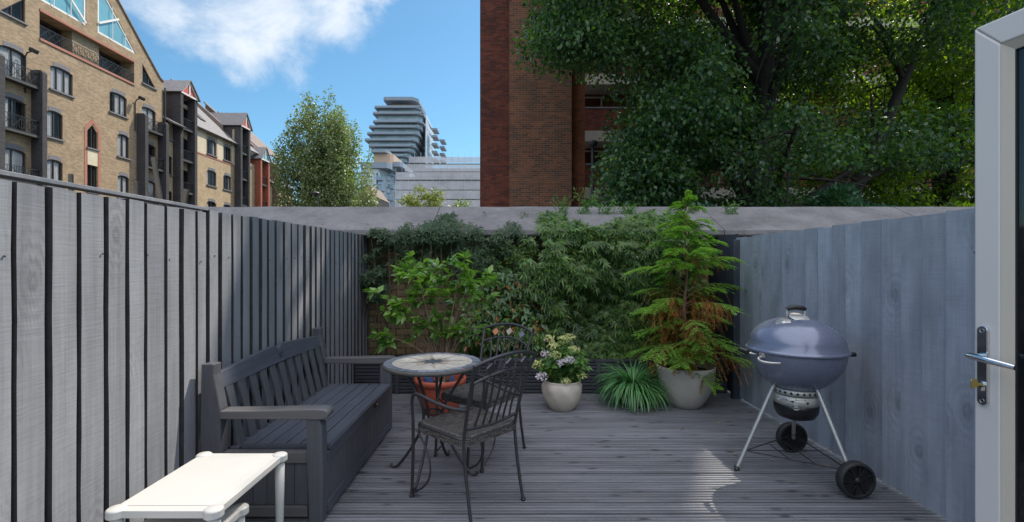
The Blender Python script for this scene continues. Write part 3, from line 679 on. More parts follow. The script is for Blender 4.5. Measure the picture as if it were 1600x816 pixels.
for (u, v) in ((26.25, 12.9), (34.1, 13.0)):
    fp = MB(); fp.tube([(u, -.05, v-2.2), (u, -.05, v-.2), (u, -.15, v), (u, -.35, v+.05)], .035, 6); fp.build('lamp_arm', M['iron'], A)
    lh = MB(); lh.obox((u, -.5, v+.1), (.28, .34, .22), Matrix.Rotation(R(25), 3, 'X')); lh.build('floodlight', M['iron'], A, bevel=.03)
dp_ = MB(); dp_.tube([(37.02, -.12, -.3), (37.02, -.12, 14.9)], .06, 8); dp_.build('drainpipe', M['frame'], A)

# --- the long lower range beyond, with dark gabled bay towers
B = thing('terraced_warehouse', 'lower yellow brick warehouse range with slate roof between dark gabled bay towers', 'building', (-26.13, 0, 0), WROT)
holes = []; wins = []
for (v0, v1) in ((11.12, 12.45), (8.35, 9.72), (5.6, 6.95), (2.8, 4.2)):
    for (a, c_) in ((42.45, 43.85), (44.95, 46.25)): W(a, c_, v0, v1, lights=3 if v0 > 8 else 2, lintel='greybrick', curtain=[(.0, .3)] if rnd.random() < .6 else [(.6, 1)])
    W(37.45, 38.0, v0, v1+.1, lights=1, lintel=None); W(48.95, 49.5, v0, v1+.1, lights=1, lintel=None)
    W(54.6, 56.2, v0-.3, v1-.35, lights=2, lintel='greybrick') if v0 < 10 else None
for t0, t1 in ((38.5, 40.1), (46.95, 48.5)):
    for v0 in (12.4, 9.9, 7.3, 4.7): W(t0+.3, t1-.1, v0, v0+1.75, lights=2, sill=False, curtain=[(0, .4)] if rnd.random() < .5 else None)
for v0 in (9.9, 7.3, 4.7): W(51.3, 52.3, v0, v0+1.7, lights=2, sill=False)
hB = holes
outer = [(36.99, -.35), (60, -.35), (60, 10.45), (52.8, 10.45), (52.8, 11.75), (49.6, 11.75), (49.6, 13.0), (48.2, 13.0), (48.2, 14.45), (46.8, 14.45), (46.8, 13.0), (40.3, 13.0), (40.3, 14.45), (38.2, 14.45), (38.2, 12.2), (36.99, 12.2)]
facade(B, outer, hB, M['stock2'], .2)
for p, k in wins: window(B, p, **k)
bb(B, 'pale_upper_band', 'stone', 40.9, 42.3, .0, .02, 10.95, 12.98); bb(B, 'pale_upper_band', 'stone', 43.95, 44.85, .0, .02, 10.95, 12.98); bb(B, 'pale_upper_band', 'stone', 46.35, 46.8, .0, .02, 10.95, 12.98)
bb(B, 'red_string_course', 'redsurround', 40.9, 46.8, .0, .03, 10.82, 10.94)
def slope(root, name, u0, u1, v0, w0, run, m, pitch=1.0):
    b = MB(); b.add([(u0, -w0, v0), (u1, -w0, v0), (u1, -w0+run, v0+run*pitch), (u0, -w0+run, v0+run*pitch)], [(0, 1, 2, 3)]); return b.build(name, m, root, solid=.12)
rfB = slope(B, 'roof', 40.2, 47.2, 12.95, .35, 4.3, M['slate'], .95)
for (u, v) in ((42.2, 14.2), (43.4, 14.2)):
    t_ = (v-12.95)/.95; sk = MB(); sk.bar((u, -.35+t_-.07, v+.09), (u, -.35+t_+1.2-.07, v+.09+1.14), .7, .1, (0, -1, 1)); sk.build('skylight', M['frame'], B)
slope(B, 'roof', 48.4, 51.0, 12.95, .3, 3, M['slate'], .9); slope(B, 'roof', 52.6, 60, 10.4, .4, 4.5, M['slate'], .75); slope(B, 'roof', 36.99, 38.4, 12.15, .9, 1.3, M['slate'], .55)
# party wall parapet and big brown gables facing down the dock
def gable(root, name, u, th, w0, w1, v0, pitch, m, base=8):
    """wall across the row at u, top rising inwards from (w0, v0)"""
    b = MB(); b.prism([(-w0, base), (-w1, base), (-w1, v0+(w0-w1)*pitch), (-w0, v0)], u, u+th, lambda p, n: (n, p[0], p[1])); return b.build(name, m, root)
gable(B, 'party_parapet', 46.6, .35, -1.0, -6.0, 14.8, .9, M['tile'], 12)
gable(B, 'brown_gable', 54.5, .4, .6, -7.5, 12.2, .9, M['brownbrick'], 6)
cpb = MB(); cpb.bar((54.6, -.75, 12.15), (54.6, 7.6, 19.6), .6, .12, (0, 0, 1)); cpb.build('gable_coping', M['tile'], B)
slope(B, 'roof', 54.9, 60.5, 14.2, -1.4, 5, M['tile'], .9)
def tower(root, t0, t1, proj, eave, peak, m_p, m_tri, back, tops=(11.75, 9.2, 6.6, 4.0), tri='redp'):
    for (a, c_) in ((t0, t0+.32), (t1-.32, t1)): bb(root, 'bay_pier', m_p, a, c_, .003, proj, -.35, eave)
    for a in (t0+.03, t1-.10): MB().box(a, a+.07, .001, back, eave-2.9, eave-.04).build('dormer_cheek', M['cladding' if m_p != 'redbrick' else 'redbrick'], root)
    um = (t0+t1)/2; g = MB(); g.prism([(t0-.02, eave), (t1+.02, eave), (um, peak-.1)], proj-.25, proj, lambda p, n: (p[0], -n, p[1])); gp = g.build('gable_panel', M[m_tri], root)
    fr_ = MB(); pw = proj+.03; e = .13
    for q0, q1 in (((t0, eave+.05), (um, peak-.12)), ((t1, eave+.05), (um, peak-.12)), ((t0, eave+.05), (t1, eave+.05)), ((um, eave), (um, peak-.1))):
        fr_.bar((q0[0], -pw, q0[1]), (q1[0], -pw, q1[1]), e, .05, (0, 1, 0))
    fr_.build('bargeboard', M['whitep'], root)
    r_ = MB(); o_ = .18
    r_.add([(um, -proj-o_, peak), (um, back, peak), (t0-o_, back, eave+.0), (t0-o_, -proj-o_, eave), (t1+o_, back, eave), (t1+o_, -proj-o_, eave)], [(0, 1, 2, 3), (0, 5, 4, 1)])
    r_.build('gable_roof', M['slate'], root, solid=.09)
    for v in tops: railing(root, t0+.33, t1-.33, v+.6, .75, proj*.75, pattern=False); bb(root, 'balcony_deck', 'deckslab', t0+.33, t1-.33, .01, proj*.8, v+.42, v+.56)
tower(B, 38.05, 40.15, .62, 14.95, 16.25, 'darkbrick', 'redp', 3.2)
tower(B, 46.8, 48.6, .62, 14.8, 16.3, 'darkbrick', 'redp', 4.5)
tower(B, 50.65, 52.65, .62, 12.4, 13.85, 'redbrick', 'tealglass', 2.5, tops=(9.3, 6.7, 4.1))
bk = MB(); bk.box(37.0, 60, 9.9, 10, -.35, 12); bk.box(59.9, 60, .2, 9.9, -.35, 10.4); bk.build('rear_wall', M['stock2'], B)
# wooden stakes standing beyond the fence
for i, (px, yb, yt, lean, wd, lab) in enumerate(((112, 274, 272, -.03, .1, 'short weathered stake poking above the fence below the arched window'), (210, 300, 284, .06, .09, 'thin weathered stake near the dark pier beyond the fence'), (257, 305, 246, -.35, .1, 'tall leaning mooring pole against the dark brick pier'), (276, 312, 296, .3, .12, 'pale slanting board end above the fence by the dark bay tower'))):
    Z = 9.0; X = (px-800)*Z/750; zt = 1.36+(412-yt)*Z/750; b = MB(); b.bar((X-lean*1.2, Z, -.35), (X+lean*.6, Z, zt+.0), wd*.75, wd*.5, (0, 1, 0))
    tag(b.build('wooden_stake', M['stake'], None, bevel=.01), lab, 'stake', 'stakes beyond the left fence')

# ---------------------------------------------------------------- brick flats on the right
F = thing('brick_flats', 'dark red brick block of flats with stair tower and pale bands behind the tree', 'building', (0, 0, 0))
HT = 17.5
bb2 = lambda root, name, m, x0, x1, y0, y1, z0, z1: MB().box(x0, x1, y0, y1, z0, z1).build(name, M[m], root)
bb2(F, 'stair_tower', 'flatA', -1.145, -.1, 17.2, 23, -.35, HT+1); bb2(F, 'stair_tower', 'flatB', -.097, 2.1, 16.9, 22.9, -.35, HT+1); bb2(F, 'stair_tower', 'flatC', 2.103, 2.62, 17.25, 22.8, -.35, HT+1)
bb2(F, 'rear_wall', 'flatC', 2.65, 36, 24.4, 25, -.35, HT)
for k in range(7):
    z = -.95+2.72*k
    if z+.2 > -.35:
        bb2(F, 'gallery_band', 'band', 2.63, 36, 22.95, 24.4, z-.0, z+.5)
    bb2(F, 'gallery_parapet', 'flatA', 2.63, 36, 23.0, 23.22, max(-.3, z+.502), z+1.58)
    cpz = MB(); cpz.box(2.63, 36, 22.97, 23.25, z+1.582, z+1.65); cpz.build('parapet_coping', M['greybrick'], F)
    rw = MB(); pnb = MB(); x = 3.2
    while x < 30:
        for q in ((x, x+.07), (x+1.3, x+1.37)): rw.box(*q, 24.30, 24.38, z+.55, z+2.6)
        rw.box(x+.072, x+1.298, 24.31, 24.37, z+1.9, z+1.96); rw.box(x+.072, x+1.298, 24.31, 24.37, z+2.53, z+2.6); pnb.add([(x+.07, 24.36, z+.55), (x+1.3, 24.36, z+.55), (x+1.3, 24.36, z+2.6), (x+.07, 24.36, z+2.6)], [(0, 1, 2, 3)])
        x += 2.6
    fw_ = rw.build('gallery_windows', M['framew'], F); fw_['kind'] = 'stuff'; p_ = pnb.build('pane', M['glass'], fw_)
    for q in range(9): bb2(F, 'gallery_column', 'band', 6.2+q*3.3, 6.4+q*3.3, 23.3, 23.5, max(-.3, z+.55), z+2.72)
bb2(F, 'roof_slab', 'band', 2.63, 36, 22.9, 25.2, HT-.1, HT+.3)

# ---------------------------------------------------------------- far buildings down the dock
T = thing('apartment_tower', 'distant blue-grey apartment tower with stacked projecting balcony floors', 'building', (0, 0, 0))
Zt = 225; k_ = Zt/750
def PX(x, z=None, Z=Zt): return (x-800)*Z/750
def PZ(y, Z=Zt): return 1.36+(412-y)*Z/750
bz3 = lambda x, y: (420+x/3.886, 130+y/3.886)
def slabbox(root, name, m, xl, xr, y, th, Z0, Z1, ch=2.4, Z=Zt):
    """floor slab with cut corners; xl xr y in 3.886x crop pixels measured on the photograph, turned into metres at Z"""
    X0, X1 = PX(bz3(xl, 0)[0], Z=Z), PX(bz3(xr, 0)[0], Z=Z); z = PZ(bz3(0, y)[1], Z)
    b = MB(); b.prism([(X0+ch*.4, Z0), (X1-ch, Z0), (X1, Z0+ch*1.2), (X1, Z1), (X0, Z1), (X0, Z0+ch*.4)], z-th/2, z+th/2, lambda p, n: (p[0], p[1], n)); return b.build(name, M[m], root)
slabs = [(645, 925, 153), (635, 940, 190), (636, 938, 240), (612, 922, 272), (600, 915, 312), (586, 900, 350), (610, 892, 386), (640, 872, 416), (680, 846, 446), (700, 820, 478)]
slabbox(T, 'roof_canopy', 'slab', 697, 905, 98, 1.6, Zt-1, Zt+22)
slabbox(T, 'penthouse', 'towerbrown', 728, 858, 122, 3.4, Zt+4, Zt+20, 1)
pr_ = (905, 80)
for i, (a, c_, yy) in enumerate(slabs):
    slabbox(T, 'balcony_floor', 'slab', a, c_, yy, .7, Zt-2, Zt+24)
    nx = slabs[i+1][2] if i+1 < len(slabs) else yy+32
    slabbox(T, 'glazed_storey', 'towerwall', a+20, c_-16, (yy+nx)/2, (nx-yy)/3.886*k_-.86, Zt+.6, Zt+26, 2)
    slabbox(T, 'balcony_glass', 'balglass', a+4, c_-4, yy-7, .6, Zt-1.6, Zt-1.4, .05)
X0, X1 = PX(bz3(895, 0)[0]), PX(bz3(962, 0)[0])
def quadwall(root, name, m, p0, p1, z0, z1):
    b = MB(); dx = Vector((p1[0]-p0[0], p1[1]-p0[1], 0)).normalized(); b.bar((p0[0], p0[1], (z0+z1)/2), (p1[0], p1[1], (z0+z1)/2), .5, z1-z0); return b.build(name, M[m], root)
side = [(PX(bz3(938, 0)[0]), Zt+6), (PX(bz3(1000, 0)[0], Z=Zt+34), Zt+34)]
quadwall(T, 'side_wall', 'towerside', side[0], side[1], -.3, PZ(bz3(0, 165)[1]))
sw = MB()
for kf in range(12):
    z = -22+kf*5.9
    for q in (.1, .35, .6, .82):
        x = side[0][0]+(side[1][0]-side[0][0])*q; yv = side[0][1]+28*q; sw.box(x+.15, x+.40, yv, yv+2.2, z+24, z+26.2)
sw.build('side_window', M['towerwall'], T)['kind'] = 'stuff'
core = MB(); core.box(PX(bz3(700, 0)[0]), PX(bz3(900, 0)[0]), Zt+20, Zt+34, -.3, PZ(bz3(0, 110)[1])); core.build('core', M['towerwall'], T)
for i, yy in enumerate((235, 280, 330, 380, 428)):
    slabbox(T, 'side_balcony', 'slab', 962, 998, yy, 1.0, Zt+12, Zt+20, .5)
for i, yy in enumerate((267, 312, 358, 403)):
    slabbox(T, 'side_balcony', 'slab', 990, 1024, yy, 1.0, Zt+24, Zt+32, .5)
# mid apartment block
Zm = 118
Q = thing('apartment_block', 'pale blue apartment block with angular balconies and a brown rooftop drum', 'building', (0, 0, 0))
xm = lambda v: PX(bz3(v, 0)[0], Z=Zm); zm = lambda v: PZ(bz3(0, v)[1], Zm)
def mbox(name, m, a, c_, y0, y1, d0, d1): return MB().prism([(xm(a), Zm+d0), (xm(c_)-.6, Zm+d0), (xm(c_), Zm+d0+1.2), (xm(c_)+.2, Zm+d1), (xm(a), Zm+d1)], zm(y1), zm(y0), lambda p, n: (p[0], p[1], n)).build(name, M[m], Q)
mbox('rooftop_drum', 'towerbrown', 622, 738, 415, 480, 2, 12); mbox('drum_roof', 'slab', 612, 715, 398, 414, 1, 12)
mbox('roof_slab', 'slab', 560, 735, 482, 518, -.5, 12); mbox('roof_slab', 'slab', 700, 792, 462, 492, 3, 16)
MB().prism([(xm(560), Zm), (xm(665), Zm), (xm(760)+.4, Zm+14), (xm(560), Zm+14)], -.3, zm(520), lambda p, n: (p[0], p[1], n)).build('wall', M['towerside'], Q)
MB().prism([(xm(735), Zm+10), (xm(800), Zm+10), (xm(822), Zm+18), (xm(735), Zm+18)], -.3, zm(494), lambda p, n: (p[0], p[1], n)).build('wall', M['towerside'], Q)
for (a, yy) in ((660, 590), (705, 545), (735, 560), (705, 625), (735, 635), (705, 700), (735, 705), (665, 655), (790, 540), (600, 600)):
    b = MB(); b.box(xm(a)-.2, xm(a)+1.3, Zm-1.0+(a-660)*.1, Zm+.8+(a-660)*.1, zm(yy)-.13, zm(yy)+.1); bal = b.build('balcony', M['slab'], Q)
    b = MB(); b.box(xm(a)-.1, xm(a)+1.2, Zm-.98+(a-660)*.1, Zm-.94+(a-660)*.1, zm(yy)+.1, zm(yy)+1.1); b.build('balcony_glass', M['balglass'], bal)
for a in (640, 655, 690, 720, 750):
    for yy in (560, 600, 640, 680, 720):
        b = MB(); fy = Zm+max(0, (a-665)/95*14); b.box(xm(a), xm(a)+.9, fy-.12, fy+1.2, zm(yy+14), zm(yy-14)); b.build('window', M['towerwall'], Q)
# scaffolded block in netting
Zs = 100
S = thing('scaffolded_building', 'building wrapped in white scaffold netting with poles standing above its top', 'building', (0, 0, 0))
xs_ = lambda v: PX(bz3(v, 0)[0], Z=Zs); zs_ = lambda v: PZ(bz3(0, v)[1], Zs)
MB().box(xs_(875), xs_(1400), Zs+2.2, Zs+20, -.3, zs_(505)).build('wall', M['scafwall'], S)
MB().box(xs_(790), xs_(874), Zs+2.2, Zs+18, -.3, zs_(560)).build('wall', M['scafwall'], S)
def sheet(name, a, c_, y0, y1, yd):
    b = MB(); n = 40; vs = []
    for i in range(n+1):
        for j in range(7):
            vs.append((xs_(a)+(xs_(c_)-xs_(a))*i/n, Zs+yd+rnd.uniform(-.01, .01), zs_(y1)+(zs_(y0)-zs_(y1))*j/6))
    b.add(vs, [(i*7+j, (i+1)*7+j, (i+1)*7+j+1, i*7+j+1) for i in range(n) for j in range(6)]); return b.build(name, M['net'], S)
sheet('netting', 850, 1400, 450, 484, .0); sheet('netting', 825, 1400, 492, 536, .15); sheet('netting', 770, 1400, 541, 586, .0); sheet('netting', 765, 1400, 593, 646, .2); sheet('netting', 765, 1400, 652, 703, .05); sheet('netting', 765, 1400, 709, 850, .1)
sp_ = MB(); x = 772
while x < 1400:
    top = zs_(432 if x > 850 else 535)+rnd.uniform(0, .9); sp_.tube([(xs_(x), Zs-.12, -.3), (xs_(x), Zs-.12, top)], .03, 5); x += 38
for yy in range(446, 800, 49):
    sp_.tube([(xs_(850 if yy < 530 else 770), Zs+.35, zs_(yy)), (xs_(1400), Zs+.35, zs_(yy))], .03, 5)
for i in range(7): sp_.tube([(xs_(790+i*90), Zs+.6, zs_(800)), (xs_(870+i*90), Zs+.6, zs_(560))], .04, 5)
sp_.build('scaffold_poles', M['steel'], S)['kind'] = 'stuff'
lb_ = MB()
for yy in (488, 540, 590, 650, 710): lb_.box(xs_(850 if yy < 530 else 770), xs_(1400), Zs+.2, Zs+1.4, zs_(yy)-.05, zs_(yy)+.03)
lb_.build('scaffold_boards', M['stake'], S)
# low orange brick building between the trees
Zo = 80
O_ = thing('brick_house', 'low orange-brown brick building peeping out between the poplar and the small tree', 'building', (0, 0, 0))
xo = lambda v: PX(bz3(v, 0)[0], Z=Zo); zo = lambda v: PZ(bz3(0, v)[1], Zo)
facade(tag(O_), [(xo(525), -.3), (xo(650), -.3), (xo(650), zo(690)), (xo(595), zo(612)), (xo(525), zo(690))], [[(xo(a), zo(768)), (xo(a+20), zo(768)), (xo(a+20), zo(712)), (xo(a), zo(712))] for a in (540, 570, 606)], M['stock'], .3, w0=-Zo)
MB().prism([(xo(650), zo(690)), (xo(595), zo(612)), (xo(525), zo(690))], Zo+.3, Zo+9, lambda p, n: (p[0], n, p[1]+.05)).build('roof', M['tile'], O_)
bx_ = MB().box(xo(525)+.05, xo(650)-.05, Zo+.35, Zo+9, -.3, zo(692)).build('rear_wall', M['dark'], O_)
# street lamps
def lamp(x, yb, yt, Z, lab, curved):
    X = (x-800)*Z/750; zt = 1.36+(412-yt)*Z/750
    t = thing('street_lamp', lab, 'lamp', (X, Z, -.35), 0, 'dark street lamps'); H = zt+.35
    p = MB(); p.tube([(0, 0, 0), (0, 0, 1.2)], .09, 10); p.tube([(0, 0, 1.2), (0, 0, H-.25)], [.06, .045], 10); p.build('post', M['iron'], t)
    h = MB()
    if curved: h.tube([(0, 0, H-.26), (0, 0, H-.1), (.05, -.05, H-.02), (.1, -.1, H-.03)], .035, 8); h.lathe([(.02, .06), (.11, .03), (.13, -.03), (.09, -.1), (0, -.11)], (.0, -.1, H-.02), 14)
    else: h.tube([(0, 0, H-.26), (0, 0, H-.05)], .03, 8); h.lathe([(0, .16), (.06, .12), (.32, .0), (.32, -.04), (.12, -.06), (.1, -.2), (0, -.22)], (-.18, 0, H-.08), 16); h.tube([(0, 0, H-.1), (-.18, 0, H+.0)], .03, 6)
    h.build('lamp_head', M['iron'], t)
lamp(926, 330, 223, 13.2, 'black street lamp with small hooded head in front of the brick flats', True)
lamp(497, 330, 300, 34, 'black street lamp with broad flat hood in front of the poplar', False)
# ---------------------------------------------------------------- trees
SU = np.array(SUN)
def lit_gap(P, rg):
    """True for leaves that would stand between the sun and the places it reaches through gaps in the crown"""
    P = np.asarray(P); drop = np.zeros(len(P), bool)
    t = (P[:, 0]+1.65)/SU[0]; H = P - t[:, None]*SU; Y, Z = H[:, 1], H[:, 2]
    inz = (Z > -.1) & (Z < 1.8)
    drop |= inz & (Y > .5) & (Y < 2.6+(Z-.6)*.45)
    drop |= inz & (Y > 3.5) & (Y < 4.35-(1.5-Z)*.2) & (Z > .7) & (rg.random(len(P)) < .93)
    drop |= inz & (Y > 4.6) & (Y < 5.4) & (Z > .9) & (rg.random(len(P)) < .7)
    def plane(z):
        t = (P[:, 2]-z)/SU[2]; return P - t[:, None]*SU
    H = plane(.46); drop |= (H[:, 0] > -1.6) & (H[:, 0] < -.98) & (H[:, 1] > 1.55) & (H[:, 1] < 2.45)
    H = plane(0.0); x, y = H[:, 0], H[:, 1]; c = 1.08+(y-2.75)*.47
    drop |= (y > 2.55) & (y < 3.95) & (x > c-.06) & (x < c+.46)
    H = plane(.44); drop |= (abs(H[:, 0]+.17) < .10) & (abs(H[:, 1]-2.72) < .09) & (rg.random(len(P)) < .8)
    return drop
def tree(name, label, cat, base, H, crown_c, crown_r, nclump, per, lsize, lm, trunk_r, seed, group=None, limbs=14, shell=.55, clr=(.5, 1.0), upper_z=None, wid=.62, accept=None, droop=.4, bark='bark', extra_trunks=(), extra=(), zsc=.55, weep=False, cull=False):
    rg = np.random.default_rng(seed); r = random.Random(seed)
    root = thing(name, label, cat, base, 0, group); base = Vector(base)
    cc = Vector(crown_c); cr = Vector(crown_r); C = []
    tries = 0
    while len(C) < nclump and tries < 200000:
        tries += 1
        v = rg.normal(size=3); v /= np.linalg.norm(v); rad = shell+(1-shell)*rg.random()**.7 if rg.random() < .8 else rg.random()
        p = np.array([cc.x+v[0]*cr.x*rad, cc.y+v[1]*cr.y*rad, cc.z+v[2]*cr.z*rad])
        if accept and not accept(p): continue
        C.append(p)
    C = np.array(C+[np.array(e) for e in extra])
    # trunk and limbs
    tk = MB(); top = Vector((cc.x, cc.y, cc.z+cr.z*.55)); n = 12
    tp = [base.lerp(top, i/n)+Vector((math.sin(i*.9+seed)*.1*trunk_r/.3, math.cos(i*1.3)*.08, 0)) for i in range(n+1)]; tp[0] = Vector(base)
    tk.tube([p-base for p in tp], [trunk_r*(1.25 if i == 0 else 1-.85*i/n) for i in range(n+1)], 12); tk.build('trunk', M[bark], root)
    lb = MB()
    for k in range(limbs):
        e = Vector(C[rg.integers(len(C))]); i = min(n-2, max(2, int(n*min(.85, max(.2, ((e.z-cr.z*.35)-base.z)/(top.z-base.z)))))); s = tp[i]
        mid = s.lerp(e, .5)+Vector((0, 0, -.06*(e-s).length)); q = bez(s-base, mid-base+Vector((r.uniform(-.3, .3), r.uniform(-.3, .3), .3)), e-base, n=8)
        if cull and lit_gap(np.array([list(v_+base) for v_ in q for _ in range(3)]), rg).any(): continue
        lb.tube(q, [trunk_r*.42*(1-.85*j/8) for j in range(9)], 7)
        for _ in range(3):
            j = r.randint(3, 7); e2 = q[j]+Vector(rdir(rg, 1)[0])*r.uniform(.6, 1.5)*cr.x/6; lb.tube(bez(q[j], q[j].lerp(e2, .5)+Vector((0, 0, .1)), e2, n=4), [trunk_r*.13*(1-.2*m_) for m_ in range(5)], 5)
    for pts_, r0 in extra_trunks:
        q = bez(*[Vector(p)-base for p in pts_], n=14); lb.tube(q, [r0*(1-.6*j/14) for j in range(15)], 10)
        for j in (5, 8, 11):
            e2 = q[j]+Vector((r.uniform(-1.5, 1.5), r.uniform(-.6, .6), r.uniform(.4, 1.6))); lb.tube(bez(q[j], q[j].lerp(e2, .5)+Vector((0, 0, .3)), e2, n=6), [r0*.35*(1-.12*m_) for m_ in range(7)], 6)
    lb.build('limb', M[bark], root)
    # foliage: flattened, drooping sprays of leaves
    PP, DD, NN, LL = [], [], [], []
    for c in C:
        R_ = rg.uniform(*clr); k = int(per*(R_/clr[1])**1.5); big = 1.0
        if upper_z and c[2] > upper_z: k = int(k*.30); big = 2.0
        v = rdir(rg, k); rad = rg.random(k)**.5
        P = c + v*(rad[:, None]*R_)*np.array([1, 1, zsc])
        P[:, 2] -= (np.linalg.norm(P[:, :2]-c[:2], axis=1)/R_)**2*R_*droop
        outw = P-c; outw[:, 2] -= .25*R_; D = outw/(np.linalg.norm(outw, axis=1, keepdims=True)+1e-6)*.7+rdir(rg, k)*.8+np.array([0, 0, -.35])
        PP.append(P); DD.append(D); NN.append(rdir(rg, k, .9)); LL.append(rg.uniform(.7, 1.25, k)*lsize*big)
    P = np.concatenate(PP); D = np.concatenate(DD); NN = np.concatenate(NN); Ls = np.concatenate(LL)
    if cull:
        kp = ~lit_gap(P+D/np.linalg.norm(D, axis=1, keepdims=True)*Ls[:, None]*.5, rg); P, D, NN, Ls = P[kp], D[kp], NN[kp], Ls[kp]
    leaves('crown', M[lm], root, P-np.array(base), D, NN, Ls, Ls*wid, .12)
    return root
def accA(p):
    Z = p[1]; x = 800+750*p[0]/Z; y = 412-750*(p[2]-1.36)/Z
    if p[1] > 16.4 and p[0] < 3.4: return False
    # lower left of the crown stays open so the brick tower and the galleries show
    if p[2] < 8.5:
        lim = 972 if y > 225 else 990 if y > 110 else 880+(110-y)*-.6
        if x > 1270 and (p[0]*11.7+p[2]*7.1) % 1 < .68: return False
        if x < lim: return False
    if 120 < y < 235 and x < 985: return False
    if abs(x-1198) < 42 and p[1] < 12.6 and -40 < y < 290 and (p[0]*7.3 % 1) < .93: return False
    return True
re_ = random.Random(77)
edgeA = [(( x-800)*Z/750, Z, 1.36+(412-y)*Z/750) for x, y, Z in [(re_.uniform(978, 1060), re_.uniform(215, 300), re_.uniform(10, 12)) for _ in range(16)]+[(re_.uniform(990, 1080), re_.uniform(60, 215), re_.uniform(10, 12.5)) for _ in range(18)]+[(re_.uniform(860, 960), re_.uniform(-10, 60), re_.uniform(10, 12)) for _ in range(10)]]
tree('lime_tree', 'huge dark green tree with thick black trunk towering over the wall', 'tree', (6.35, 12.2, -.35), 19, (6.3, 12.0, 9.8), (6.6, 4.6, 9.0), 640, 720, .112, 'lfTree', .36, 21, 'trees in front of the brick flats', limbs=30, shell=.45, clr=(.55, 1.15), upper_z=10.5, accept=accA, cull=True, extra=edgeA,
     extra_trunks=[([(6.5, 12.3, .6), (8.0, 12.2, 2.4), (9.6, 12.5, 3.2), (9.9, 12.8, 5.6), (11.3, 12.6, 8.5)], .24), ([(6.4, 12.2, 6.0), (7.5, 12.3, 7.6), (9, 12.5, 8.0)], .13)])
tree('plane_tree', 'yellow-green backlit tree to the right of the thick-trunked tree', 'tree', (14.2, 15.6, -.35), 18, (13.6, 15.4, 8.8), (6.0, 4.0, 8.6), 250, 520, .125, 'lfTree2', .33, 33, 'trees in front of the brick flats', limbs=26, shell=.35, clr=(.6, 1.2), upper_z=11, accept=lambda p: p[1] < 22 and not (p[2] > 8.5 and (p[0]*9.1+p[1]*5.3) % 1 < .55), cull=True)
def bush(name, label, x0, x1, Z, zt, lm, seed, n=14000, ls=.11, group='shrubs behind the wall', depth=.9):
    rg = np.random.default_rng(seed); root = thing(name, label, 'shrub', ((x0+x1)/2, Z, -.35), 0, group)
    k = n; nc = max(5, int((x1-x0)*5)); c = np.stack([rg.uniform(x0, x1, nc), rg.uniform(Z-depth*.5, Z+depth*.5, nc), rg.uniform(.8, zt-.25, nc)], 1)
    i = rg.integers(nc, size=k); v = rdir(rg, k, .2); P = c[i]+v*(rg.random(k)[:, None]**.5)*rg.uniform(.3, .55, nc)[i][:, None]
    P[:, 2] = np.minimum(P[:, 2], zt+.12*np.sin(P[:, 0]*7))
    st = MB()
    for a in c[:8]: st.tube([(0, 0, 0), Vector(a-np.array(root.location))], [.03, .008], 5)
    st.build('stem', M['bark'], root)
    leaves('foliage', M[lm], root, P-np.array(root.location), v+rdir(rg, k)*.7, rdir(rg, k, 1.0), rg.uniform(.7, 1.3, k)*ls, rg.uniform(.5, .9, k)*ls*.6, .12)
bush('laurel_shrub', 'dark blue-green shrub just over the coping, nearest the street lamp', 2.6, 5.2, 9.2, 2.5, 'lfShrub', 51, 16000, .13)
bush('laurel_shrub', 'dark shrub over the coping below the thick tree trunk', 4.9, 7.6, 9.6, 2.75, 'lfShrub', 52, 15000, .13)
bush('laurel_shrub', 'lighter green shrub over the coping nearest the white door', 7.4, 10.4, 9.8, 2.6, 'lfTree2', 53, 14000, .12)
# poplar-like tree down the dock: upright sprays
def accP(p):
    h = (p[2]-2)/14.5; wmax = 4.4*min(1, .55+1.2*h) if h < .45 else 4.4*(1-.75*((h-.45)/.55)**1.6)
    return abs(p[0]+17.2+(.5 if h > .6 else 0)) < wmax
tree('poplar_tree', 'tall upright poplar with silvery green leaves beyond the far end of the warehouses', 'tree', (-17.2, 45, -.35), 16, (-17.2, 45, 8.6), (4.9, 3.6, 8.4), 480, 190, .24, 'lfFar', .25, 61, 'trees down the dock', limbs=30, shell=.2, clr=(.4, .95), accept=accP, droop=-.3, zsc=1.9, bark='bark')
tree('small_tree', 'round yellow-green tree in front of the scaffolded building', 'tree', (-12.2, 66, -.35), 11, (-12.2, 66, 7.4), (3.1, 3, 4.9), 110, 150, .34, 'lfYel', .15, 62, 'trees down the dock', limbs=12, shell=.3, clr=(.7, 1.2), droop=.1)
tree('small_tree', 'low mixed green tree between the scaffolded building and the brick flats', 'tree', (-6.6, 60, -.35), 8, (-6.4, 60, 5.6), (2.5, 2.5, 4.2), 55, 120, .3, 'lfFar', .12, 63, 'trees down the dock', limbs=9, shell=.3, clr=(.6, 1.1), droop=.1)
tree('small_tree', 'yellowish low tree just left of the corner of the brick flats', 'tree', (-4.0, 40, -.35), 5, (-3.9, 40, 3.2), (1.5, 1.4, 2.4), 30, 130, .2, 'lfYel', .08, 64, 'trees down the dock', limbs=7, shell=.3, clr=(.4, .8), droop=.1)
tree('small_tree', 'yellowish bushy tree at the foot of the tall poplar', 'tree', (-14.3, 50, -.35), 5, (-14.2, 50, 3.9), (3.0, 2.4, 3.3), 50, 130, .26, 'lfYel', .1, 65, 'trees down the dock', limbs=7, shell=.3, clr=(.5, 1), droop=.1)

